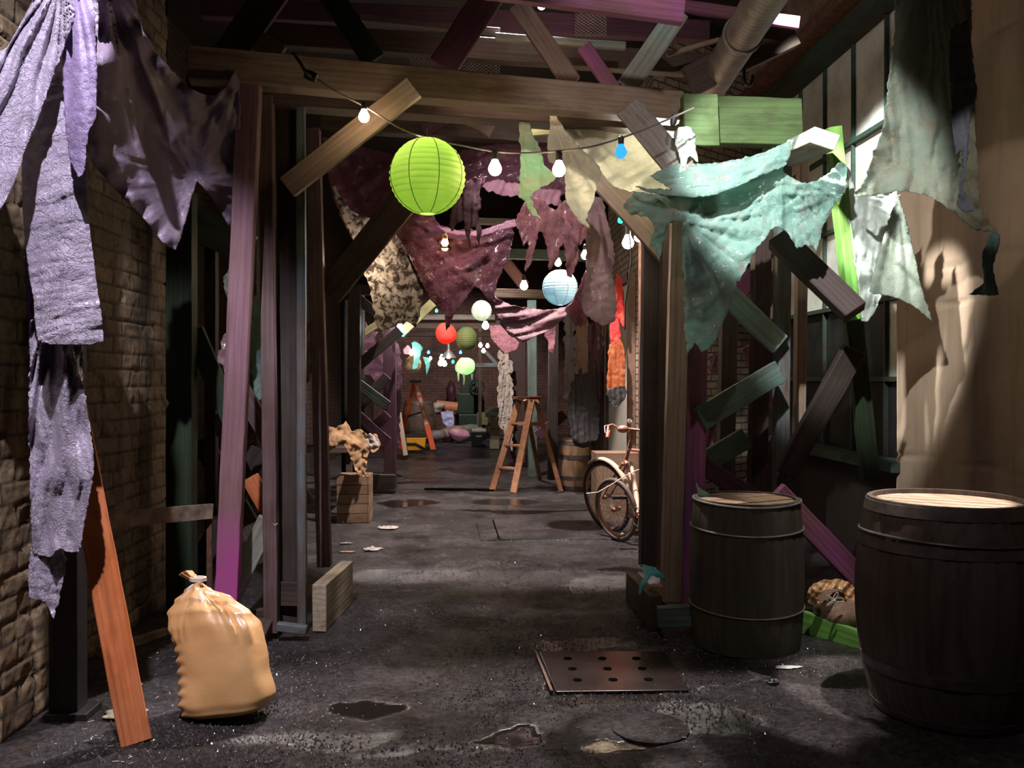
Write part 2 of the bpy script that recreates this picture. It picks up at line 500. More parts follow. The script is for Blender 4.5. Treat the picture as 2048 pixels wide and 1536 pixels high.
def floor():
    ys = [1.3]
    while ys[-1] < 23.0: ys.append(ys[-1] * 1.0068 + 0.002)
    nx = 330; x0, x1 = -3.4, 3.4
    V = []; wet = []; Fc = []
    for y in ys:
        for i in range(nx + 1):
            x = x0 + (x1 - x0) * i / nx
            wv = 0.0
            dx = 0.10 * fbm(x * 3, y * 3, 5, 3); dy = 0.10 * fbm(x * 3, y * 3, 9, 3)
            for (cx, cy, rx, ry, st) in PW:
                if abs(x - cx) < rx * 1.9 + .1 and abs(y - cy) < ry * 1.9 + .1:
                    q = ((x - cx + dx) / rx) ** 2 + ((y - cy + dy) / ry) ** 2
                    wv = max(wv, st * min(1, max(0, (1.25 - q) * 3)))
            h = 0.010 * fbm(x * 0.9, y * 0.9, 1, 2) + 0.004 * fbm(x * 7, y * 7, 2, 3)
            if y < 9: h += 0.0045 * fbm(x * 26, y * 26, 3, 2)
            h *= (1 - 0.97 * min(1, wv * 1.2))
            h -= 0.006 * min(1, wv)
            V.append((x, y, h - 0.004)); wet.append(wv)
    n = nx + 1
    for j in range(len(ys) - 1):
        for i in range(nx):
            Fc.append((j * n + i, j * n + i + 1, (j + 1) * n + i + 1, (j + 1) * n + i))
    me = bpy.data.meshes.new('floor'); me.from_pydata(V, [], Fc)
    at = me.attributes.new('wet', 'FLOAT', 'POINT'); at.data.foreach_set('value', wet)
    for p in me.polygons: p.use_smooth = True
    m, t, out = nt('wet_ground')
    p = N(t, 'ShaderNodeBsdfPrincipled'); tc = N(t, 'ShaderNodeTexCoord')
    a = N(t, 'ShaderNodeAttribute', attribute_name='wet')
    n1 = N(t, 'ShaderNodeTexNoise', i_Scale=1.6, i_Detail=9.0, i_Roughness=0.7)
    n2 = N(t, 'ShaderNodeTexNoise', i_Scale=30.0, i_Detail=6.0, i_Roughness=0.85)
    n3 = N(t, 'ShaderNodeTexVoronoi', i_Scale=55.0)
    n4 = N(t, 'ShaderNodeTexNoise', i_Scale=5.0, i_Detail=6.0, i_Roughness=0.7)
    for n_ in (n1, n2, n3, n4): t.links.new(tc.outputs['Object'], n_.inputs['Vector'])
    c1 = ramp(t, [(0.32, (0.024, 0.021, 0.022)), (0.5, (0.078, 0.070, 0.074)), (0.68, (0.135, 0.122, 0.126))], n1.outputs[0])
    c2 = ramp(t, [(0.38, (0.35, 0.32, 0.3)), (0.62, (1.5, 1.5, 1.5))], n2.outputs[0])
    c = mixc(t, 1.0, c1.outputs[0], c2.outputs[0], 'MULTIPLY')
    br = ramp(t, [(0.55, (0, 0, 0)), (0.75, (1, 1, 1))], n4.outputs[0])
    c = mixc(t, br.outputs[0], c, (0.07, 0.045, 0.022))
    c = mixc(t, a.outputs['Fac'], c, (0.011, 0.009, 0.008))
    t.links.new(c, p.inputs['Base Color'])
    dr = ramp(t, [(0.35, (0.13, 0.13, 0.13)), (0.6, (0.33, 0.33, 0.33))], n1.outputs[0])
    ro = mixc(t, a.outputs['Fac'], dr.outputs[0], (0.05, 0.05, 0.05))
    t.links.new(ro, p.inputs['Roughness'])
    b = N(t, 'ShaderNodeBump', i_Distance=0.05)
    inv = N(t, 'ShaderNodeMath', operation='MULTIPLY_ADD'); inv.inputs[1].default_value = -0.95; inv.inputs[2].default_value = 0.95; inv.use_clamp = True
    t.links.new(a.outputs['Fac'], inv.inputs[0]); t.links.new(inv.outputs[0], b.inputs['Strength'])
    ad = N(t, 'ShaderNodeMath', operation='MULTIPLY_ADD'); ad.inputs[1].default_value = 0.35
    t.links.new(n3.outputs['Distance'], ad.inputs[0]); t.links.new(n2.outputs[0], ad.inputs[2])
    t.links.new(ad.outputs[0], b.inputs['Height']); t.links.new(b.outputs[0], p.inputs['Normal'])
    t.links.new(p.outputs[0], out.inputs[0])
    me.materials.append(m)
    o = bpy.data.objects.new('floor', me); C.objects.link(o); o['kind'] = 'structure'
floor()

# ------------------------------------------------------------------ walls
def brickmat(name, b1, b2, mort, soot=0.4, uvscale=1.0, rough=0.7, attr=False):
    m, t, out = nt(name)
    p = N(t, 'ShaderNodeBsdfPrincipled'); p.inputs['Roughness'].default_value = rough
    tc = N(t, 'ShaderNodeTexCoord')
    n1 = N(t, 'ShaderNodeTexNoise', i_Scale=1.7, i_Detail=9.0, i_Roughness=0.72)
    n2 = N(t, 'ShaderNodeTexNoise', i_Scale=22.0, i_Detail=8.0, i_Roughness=0.7)
    for n_ in (n1, n2): t.links.new(tc.outputs['Object'], n_.inputs['Vector'])
    if attr:
        a = N(t, 'ShaderNodeAttribute', attribute_name='mortar'); a2 = N(t, 'ShaderNodeAttribute', attribute_name='tone')
        base = mixc(t, a2.outputs['Fac'], b1, b2)
        c = mixc(t, a.outputs['Fac'], base, mort)
        hh = n2.outputs[0]
    else:
        bt = N(t, 'ShaderNodeTexBrick'); bt.inputs['Scale'].default_value = 1.0
        bt.inputs['Color1'].default_value = (*b1, 1); bt.inputs['Color2'].default_value = (*b2, 1); bt.inputs['Mortar'].default_value = (*mort, 1)
        bt.inputs['Brick Width'].default_value = 0.22; bt.inputs['Row Height'].default_value = 0.075; bt.inputs['Mortar Size'].default_value = 0.008
        t.links.new(tc.outputs['UV'], bt.inputs['Vector'])
        c = bt.outputs['Color']
        hs = N(t, 'ShaderNodeMath', operation='MULTIPLY_ADD'); hs.inputs[1].default_value = -1.0
        t.links.new(bt.outputs['Fac'], hs.inputs[0]); t.links.new(n2.outputs[0], hs.inputs[2]); hh = hs.outputs[0]
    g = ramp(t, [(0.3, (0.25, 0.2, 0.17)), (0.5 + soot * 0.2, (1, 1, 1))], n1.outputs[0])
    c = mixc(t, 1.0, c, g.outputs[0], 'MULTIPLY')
    g2 = ramp(t, [(0.3, (0.6, 0.58, 0.55)), (0.6, (1.1, 1.1, 1.1))], n2.outputs[0])
    c = mixc(t, 1.0, c, g2.outputs[0], 'MULTIPLY')
    t.links.new(c, p.inputs['Base Color'])
    b = N(t, 'ShaderNodeBump', i_Strength=0.7, i_Distance=0.008)
    t.links.new(hh, b.inputs['Height']); t.links.new(b.outputs[0], p.inputs['Normal'])
    t.links.new(p.outputs[0], out.inputs[0])
    return m
def wallstrip(name, path, z0, z1, m, uv=True, kind='structure'):
    """vertical wall along a plan path, 8 cm thick behind it"""
    V = []; Fc = []; UV = []
    d = 0; n = len(path)
    for i, (x, y) in enumerate(path):
        if i: d += math.hypot(x - path[i - 1][0], y - path[i - 1][1])
        V += [(x, y, z0), (x, y, z1)]; UV += [(d, z0), (d, z1)]
    for i in range(n - 1): Fc.append((2 * i, 2 * i + 2, 2 * i + 3, 2 * i + 1))
    me = bpy.data.meshes.new(name); me.from_pydata(V, [], Fc)
    l = me.uv_layers.new(name='UVMap')
    for lp in me.loops: l.data[lp.index].uv = UV[lp.vertex_index]
    me.materials.append(m)
    o = bpy.data.objects.new(name, me); C.objects.link(o); tag(o, kind=kind)
    return o
def brickface(name, x_of, y0, y1, z0, z1, step, m, nrm=1):
    """rough hand-laid brick face, mortar raked back and brick arrises worn"""
    bw, bh, mo = 0.25, 0.094, 0.009
    V = []; mort = []; tone = []; Fc = []
    ny = int((y1 - y0) / step); nz = int((z1 - z0) / step)
    for j in range(nz + 1):
        z = z0 + (z1 - z0) * j / nz
        for i in range(ny + 1):
            y = y0 + (y1 - y0) * i / ny
            wz = z + 0.014 * noise.noise(Vector((y * 2.2, z * 1.5, 4))) + 0.004 * noise.noise(Vector((y * 15, z * 15, 2)))
            wy = y + 0.010 * noise.noise(Vector((y * 4, z * 9, 8)))
            r = math.floor(wz / bh); fz = wz - r * bh
            yy = wy + (r % 2) * bw * 0.5; c = math.floor(yy / bw); fy = yy - c * bw
            e = min(fz, bh - fz, fy, bw - fy)
            mo_ = mo * (0.6 + 0.7 * (0.5 + noise.noise(Vector((y * 9, z * 9, 1)))))
            k = min(1, max(0, (e - mo_ * 0.35) / 0.006))
            rr = noise.noise(Vector((r * 3.7, c * 5.3, 0.5)))
            dep = -0.012 * (1 - k) * min(1.3, max(.15, .6 + 1.3 * noise.noise(Vector((y * 3, z * 7, 31))))) + 0.005 * rr + 0.006 * noise.noise(Vector((y * 25, z * 25, 3))) + 0.008 * noise.noise(Vector((y * 6, z * 6, 3)))
            if noise.noise(Vector((y * 5, z * 5, 22))) > 0.36: dep -= 0.012
            V.append((x_of(y) + nrm * dep, y, z)); mort.append(1 - k); tone.append(min(1, max(0, 0.5 + rr * 1.2)))
    n = ny + 1
    for j in range(nz):
        for i in range(ny): Fc.append((j * n + i, j * n + i + 1, (j + 1) * n + i + 1, (j + 1) * n + i))
    me = bpy.data.meshes.new(name); me.from_pydata(V, [], Fc)
    me.attributes.new('mortar', 'FLOAT', 'POINT').data.foreach_set('value', mort)
    me.attributes.new('tone', 'FLOAT', 'POINT').data.foreach_set('value', tone)
    for p in me.polygons: p.use_smooth = True
    me.materials.append(m)
    o = bpy.data.objects.new(name, me); C.objects.link(o); tag(o, kind='structure')
    return o
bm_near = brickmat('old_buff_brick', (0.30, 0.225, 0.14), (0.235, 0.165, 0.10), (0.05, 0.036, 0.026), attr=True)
bm_dark = brickmat('dark_brick', (0.10, 0.062, 0.045), (0.07, 0.042, 0.032), (0.03, 0.025, 0.022))  # darker brick for the outlying walls
bm_far = brickmat('red_brown_brick', (0.17, 0.07, 0.05), (0.12, 0.055, 0.04), (0.06, 0.04, 0.035))
bm_pale = brickmat('pale_brick', (0.42, 0.33, 0.24), (0.34, 0.25, 0.18), (0.07, 0.055, 0.045))  # paler brick for the door wall
XL = -1.86
def xleft(y):
    s = min(1, max(0, (y - 4.15) / 0.03))
    return XL - 0.12 * s
brickface('wall_left', xleft, 3.0, 5.75, -0.02, 4.4, 0.0125, bm_near, 1)
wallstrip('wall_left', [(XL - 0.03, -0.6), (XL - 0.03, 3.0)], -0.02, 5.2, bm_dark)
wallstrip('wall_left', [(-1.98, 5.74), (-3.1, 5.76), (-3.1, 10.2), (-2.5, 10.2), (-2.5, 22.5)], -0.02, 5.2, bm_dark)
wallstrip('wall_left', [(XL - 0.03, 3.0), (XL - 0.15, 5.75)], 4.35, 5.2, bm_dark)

def plaster(name, col, col2, crack=True, scale=1.4):
    m, t, out = nt(name)
    p = N(t, 'ShaderNodeBsdfPrincipled'); p.inputs['Roughness'].default_value = 0.75
    tc = N(t, 'ShaderNodeTexCoord')
    n1 = N(t, 'ShaderNodeTexNoise', i_Scale=scale, i_Detail=8.0, i_Roughness=0.65)
    n2 = N(t, 'ShaderNodeTexNoise', i_Scale=45.0, i_Detail=6.0, i_Roughness=0.75)
    mp = N(t, 'ShaderNodeMapping'); mp.inputs['Scale'].default_value = (9, 9, 0.8)
    n3 = N(t, 'ShaderNodeTexNoise', i_Scale=1.0, i_Detail=6.0, i_Roughness=0.7)
    t.links.new(tc.outputs['Object'], mp.inputs[0]); t.links.new(mp.outputs[0], n3.inputs['Vector'])
    for n_ in (n1, n2): t.links.new(tc.outputs['Object'], n_.inputs['Vector'])
    c = ramp(t, [(0.3, col2), (0.6, col)], n1.outputs[0]).outputs[0]
    s = ramp(t, [(0.3, (0.55, 0.5, 0.45)), (0.5, (1, 1, 1))], n3.outputs[0])
    c = mixc(t, 0.6, c, s.outputs[0], 'MULTIPLY')
    sp = ramp(t, [(0.27, (0.12, 0.08, 0.06)), (0.33, (1, 1, 1))], n2.outputs[0])
    c = mixc(t, 1.0, c, sp.outputs[0], 'MULTIPLY')
    t.links.new(c, p.inputs['Base Color'])
    b = N(t, 'ShaderNodeBump', i_Strength=0.5, i_Distance=0.006)
    t.links.new(n2.outputs[0], b.inputs['Height']); t.links.new(b.outputs[0], p.inputs['Normal'])
    t.links.new(p.outputs[0], out.inputs[0])
    return m
pl_near = plaster('board_marked_plaster', (0.36, 0.255, 0.18), (0.27, 0.185, 0.125))
pl_up = plaster('flaking_plaster', (0.40, 0.28, 0.22), (0.10, 0.055, 0.04), scale=3.0)
XR = 3.0
def wall_right():
    V = []; Fc = []; step = 0.02
    ny = int((5.9 + 0.2 - 2.2) / step); nz = int(5.2 / step)
    lines = [2.18, 1.95, 0.95, 3.45, 4.2, 0.4, 2.85]
    for j in range(nz + 1):
        z = j * step
        for i in range(ny + 1):
            y = 2.2 + i * step
            if y > 5.9: y = 5.9
            dep = 0.010 * fbm(y * 1.5, z * 1.5, 4, 3)
            wz = z + 0.02 * noise.noise(Vector((y * 3, 2.0, 1))) + 0.008 * noise.noise(Vector((y * 14, 4, 1)))
            for l in lines[:5]:
                e = abs(wz - l)
                if e < 0.02: dep -= 0.018 * (1 - e / 0.02) * max(0, 0.5 + 1.3 * noise.noise(Vector((y * 3, l * 5, 9))))
            V.append((XR - dep, y, z - 0.02))
    n = ny + 1
    for j in range(nz):
        for i in range(ny): Fc.append((j * n + i, (j + 1) * n + i, (j + 1) * n + i + 1, j * n + i + 1))
    me = bpy.data.meshes.new('wall_right'); me.from_pydata(V, [], Fc)
    for p in me.polygons: p.use_smooth = True
    me.materials.append(pl_near)
    o = bpy.data.objects.new('wall_right', me); C.objects.link(o); tag(o, kind='structure')
wall_right()
wallstrip('wall_right', [(XR, 2.25), (XR, -0.6)], -0.02, 5.2, pl_near)
wallstrip('wall_right', [(XR, 5.88), (XR + .18, 5.9), (XR + .18, 9.4)], -0.02, 0.85, pl_near)
wallstrip('wall_right', [(XR, 5.88), (XR + 0.05, 5.9), (XR + 0.05, 9.4)], 4.25, 5.2, pl_up)
wallstrip('wall_right', [(XR + .02, 5.89), (XR + .18, 5.9)], 0.8, 4.3, pl_near)
pl_door = plaster('cream_painted_wall', (0.46, 0.36, 0.28), (0.34, 0.25, 0.19))
wallstrip('wall_right', [(XR + .2, 9.4), (1.78, 8.25), (1.78, 11.0)], -0.02, 4.9, bm_pale)
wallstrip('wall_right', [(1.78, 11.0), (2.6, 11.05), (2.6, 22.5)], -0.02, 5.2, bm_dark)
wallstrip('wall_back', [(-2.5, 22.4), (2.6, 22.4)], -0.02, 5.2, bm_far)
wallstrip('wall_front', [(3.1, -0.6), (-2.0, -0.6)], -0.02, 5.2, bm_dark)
ceilm = wood('ceiling_boards', (0.05, 0.032, 0.025), (0.025, 0.017, 0.013), gx=1, gy=9)
cb = MB().box((0, 11, 5.25), (6.8, 24, 0.1)); tag(cb.build('ceiling', ceilm), kind='structure')

# ------------------------------------------------------------------ the tall window on the right
glassm, t, out = nt('frosted_pane')
p_ = N(t, 'ShaderNodeBsdfPrincipled'); p_.inputs['Roughness'].default_value = 0.35
tc = N(t, 'ShaderNodeTexCoord'); n_ = N(t, 'ShaderNodeTexNoise', i_Scale=2.2, i_Detail=8.0, i_Roughness=0.7)
t.links.new(tc.outputs['Object'], n_.inputs['Vector'])
rr_ = ramp(t, [(0.28, (0.25, 0.24, 0.21)), (0.6, (0.55, 0.55, 0.51))], n_.outputs[0]); t.links.new(rr_.outputs[0], p_.inputs['Base Color'])
t.links.new(p_.outputs[0], out.inputs[0])
darkpane = plain('black_pane', (0.012, 0.012, 0.012), 0.25, noise_amt=0.5, scale=4, bump=0.02)  # black panes for the lower rows
greenp = wood('green_frame_paint', (0.02, 0.075, 0.05), (0.03, 0.02, 0.015), wear=0.40)
wr = thing('window_1', (3.1, 7.6, 0.85), None, None); wr['kind'] = 'structure'
XW = 3.12
ybar = [5.95, 6.3, 6.86, 7.42, 7.98, 8.54, 9.1]
zrow = [0.85, 1.45, 2.05, 2.72, 3.38, 4.18]
for i in range(len(ybar) - 1):
    for j in range(len(zrow) - 1):
        m = glassm
        if j == 0 or j == 1 and i > 0 or (j == 1 and i == 0): m = darkpane
        if j == 1 and i == 0: m = glassm
        b = MB().box((XW + 0.02, (ybar[i] + ybar[i + 1]) / 2, (zrow[j] + zrow[j + 1]) / 2), (0.006, ybar[i + 1] - ybar[i], zrow[j + 1] - zrow[j]))
        b.build('pane', m, wr)
fr = MB()
for y in ybar[1:]: fr.box((XW, y, 2.5), (0.03, 0.022, 3.35))
for z in zrow[1:-1]: fr.box((XW - .004, 7.5, z), (0.04, 3.2, 0.035))
fr.build('glazing_bars', greenp, wr)
hb = MB().box((XR + 0.03, 7.6, 4.23), (0.22, 3.5, 0.1));  hb.build('window_frame', greenp, wr)
sl = MB().box((XR + 0.06, 7.6, 0.83), (0.25, 3.5, 0.07)); sl.build('window_sill', greenp, wr)
rust = plain('rusted_iron', (0.11, 0.05, 0.03), 0.75, 0.2, noise_amt=0.6, scale=14, bump=0.6)
rl = MB().box((XR - 0.06, 6.4, 4.42), (0.16, 6.5, 0.11)); o = rl.build('trim_1', rust); tag(o, kind='structure')
o = MB().box((XR + 0.1, 7.6, 0.4), (0.05, 3.4, 0.8)).build('trim_2', wood('dark_wainscot', (0.035, 0.02, 0.015), (0.02, 0.012, 0.01))); tag(o, kind='structure')

# door in the side wall behind the bicycle
dr = thing('door_1', (1.75, 9.85, 0), None, None); dr['kind'] = 'structure'
creamp = plain('cream_door_paint', (0.45, 0.40, 0.33), 0.45, noise_amt=0.12, scale=3, bump=0.05)
MB().box((1.76, 9.95, 1.25), (0.05, 1.5, 2.5)).build('door_panel', creamp, dr)
b = MB(); b.box((1.735, 9.17, 1.3), (0.08, 0.07, 2.6)); b.box((1.735, 10.72, 1.3), (0.08, 0.07, 2.6)); b.box((1.735, 9.95, 2.56), (0.08, 1.62, 0.09)); b.build('door_frame', plain('brown_trim', (0.12, 0.07, 0.05), 0.5), dr)
for z in (0.95, 1.6, 2.25): MB().box((1.712, 9.21, z), (0.02, 0.035, 0.12)).build('hinge', plain('dark_iron', (0.03, 0.027, 0.025), 0.5, 0.5), dr)
# ------------------------------------------------------------------ timber
w_raw = wood('bare_pine', (0.38, 0.26, 0.17), (0.24, 0.155, 0.10), wear=0.4)
w_beam = wood('weathered_beam', (0.34, 0.235, 0.165), (0.17, 0.11, 0.075), wear=0.42)
w_brown = wood('brown_stained', (0.12, 0.075, 0.055), (0.06, 0.036, 0.026), wear=0.42)
w_dark = wood('dark_timber', (0.075, 0.05, 0.042), (0.035, 0.022, 0.018), wear=0.4)
w_orange = wood('orange_fir', (1.0, 0.22, 0.0), (0.42, 0.10, 0.02), wear=0.36, gy=40)
w_green = wood('leaf_green_paint', (0.085, 0.17, 0.028), (0.05, 0.06, 0.025), wear=0.40)
w_green2 = wood('swirl_grained_green', (0.14, 0.27, 0.07), (0.09, 0.12, 0.04), wear=.38, gx=5, gy=12)
w_lime = wood('bright_green_paint', (0.14, 0.62, 0.0), (0.14, 0.22, 0.05), wear=0.38)
w_dgreen = wood('bottle_green_paint', (0.022, 0.055, 0.018), (0.02, 0.028, 0.015), wear=0.38)
w_pink = wood('dusty_pink_paint', (0.42, 0.15, 0.26), (0.22, 0.11, 0.09), wear=0.45)
w_pinkfoot = wood('dusty_pink_with_magenta_foot', (0.36, 0.15, 0.22), (0.20, 0.11, 0.10), wear=0.45, foot=((.36, .07, .24), 1.25))
w_mag = wood('magenta_paint', (0.42, 0.07, 0.30), (0.2, 0.09, 0.09), wear=0.38)
w_plum = wood('plum_paint', (0.15, 0.035, 0.09), (0.07, 0.03, 0.035), wear=0.36)
w_red = wood('oxblood_paint', (0.06, 0.026, 0.024), (0.04, 0.02, 0.018), wear=0.35)
w_teal = wood('pale_teal_paint', (0.34, 0.50, 0.46), (0.25, 0.2, 0.14), wear=0.40)
w_dteal = wood('slate_teal_paint', (0.12, 0.22, 0.20), (0.07, 0.07, 0.05), wear=0.38)
w_blue = wood('grey_blue_paint', (0.12, 0.19, 0.22), (0.10, 0.06, 0.045), wear=0.42)
w_grey = wood('silvered_grey', (0.30, 0.27, 0.24), (0.12, 0.10, 0.085), wear=0.38, gy=45)
w_cream = wood('chalky_cream', (0.50, 0.42, 0.28), (0.26, 0.19, 0.10), wear=0.40)
w_mauve = wood('mauve_brown', (0.22, 0.12, 0.125), (0.10, 0.055, 0.05), wear=0.40)
w_olive = wood('olive_yellow_paint', (0.30, 0.27, 0.05), (0.12, 0.09, 0.04), wear=0.38)
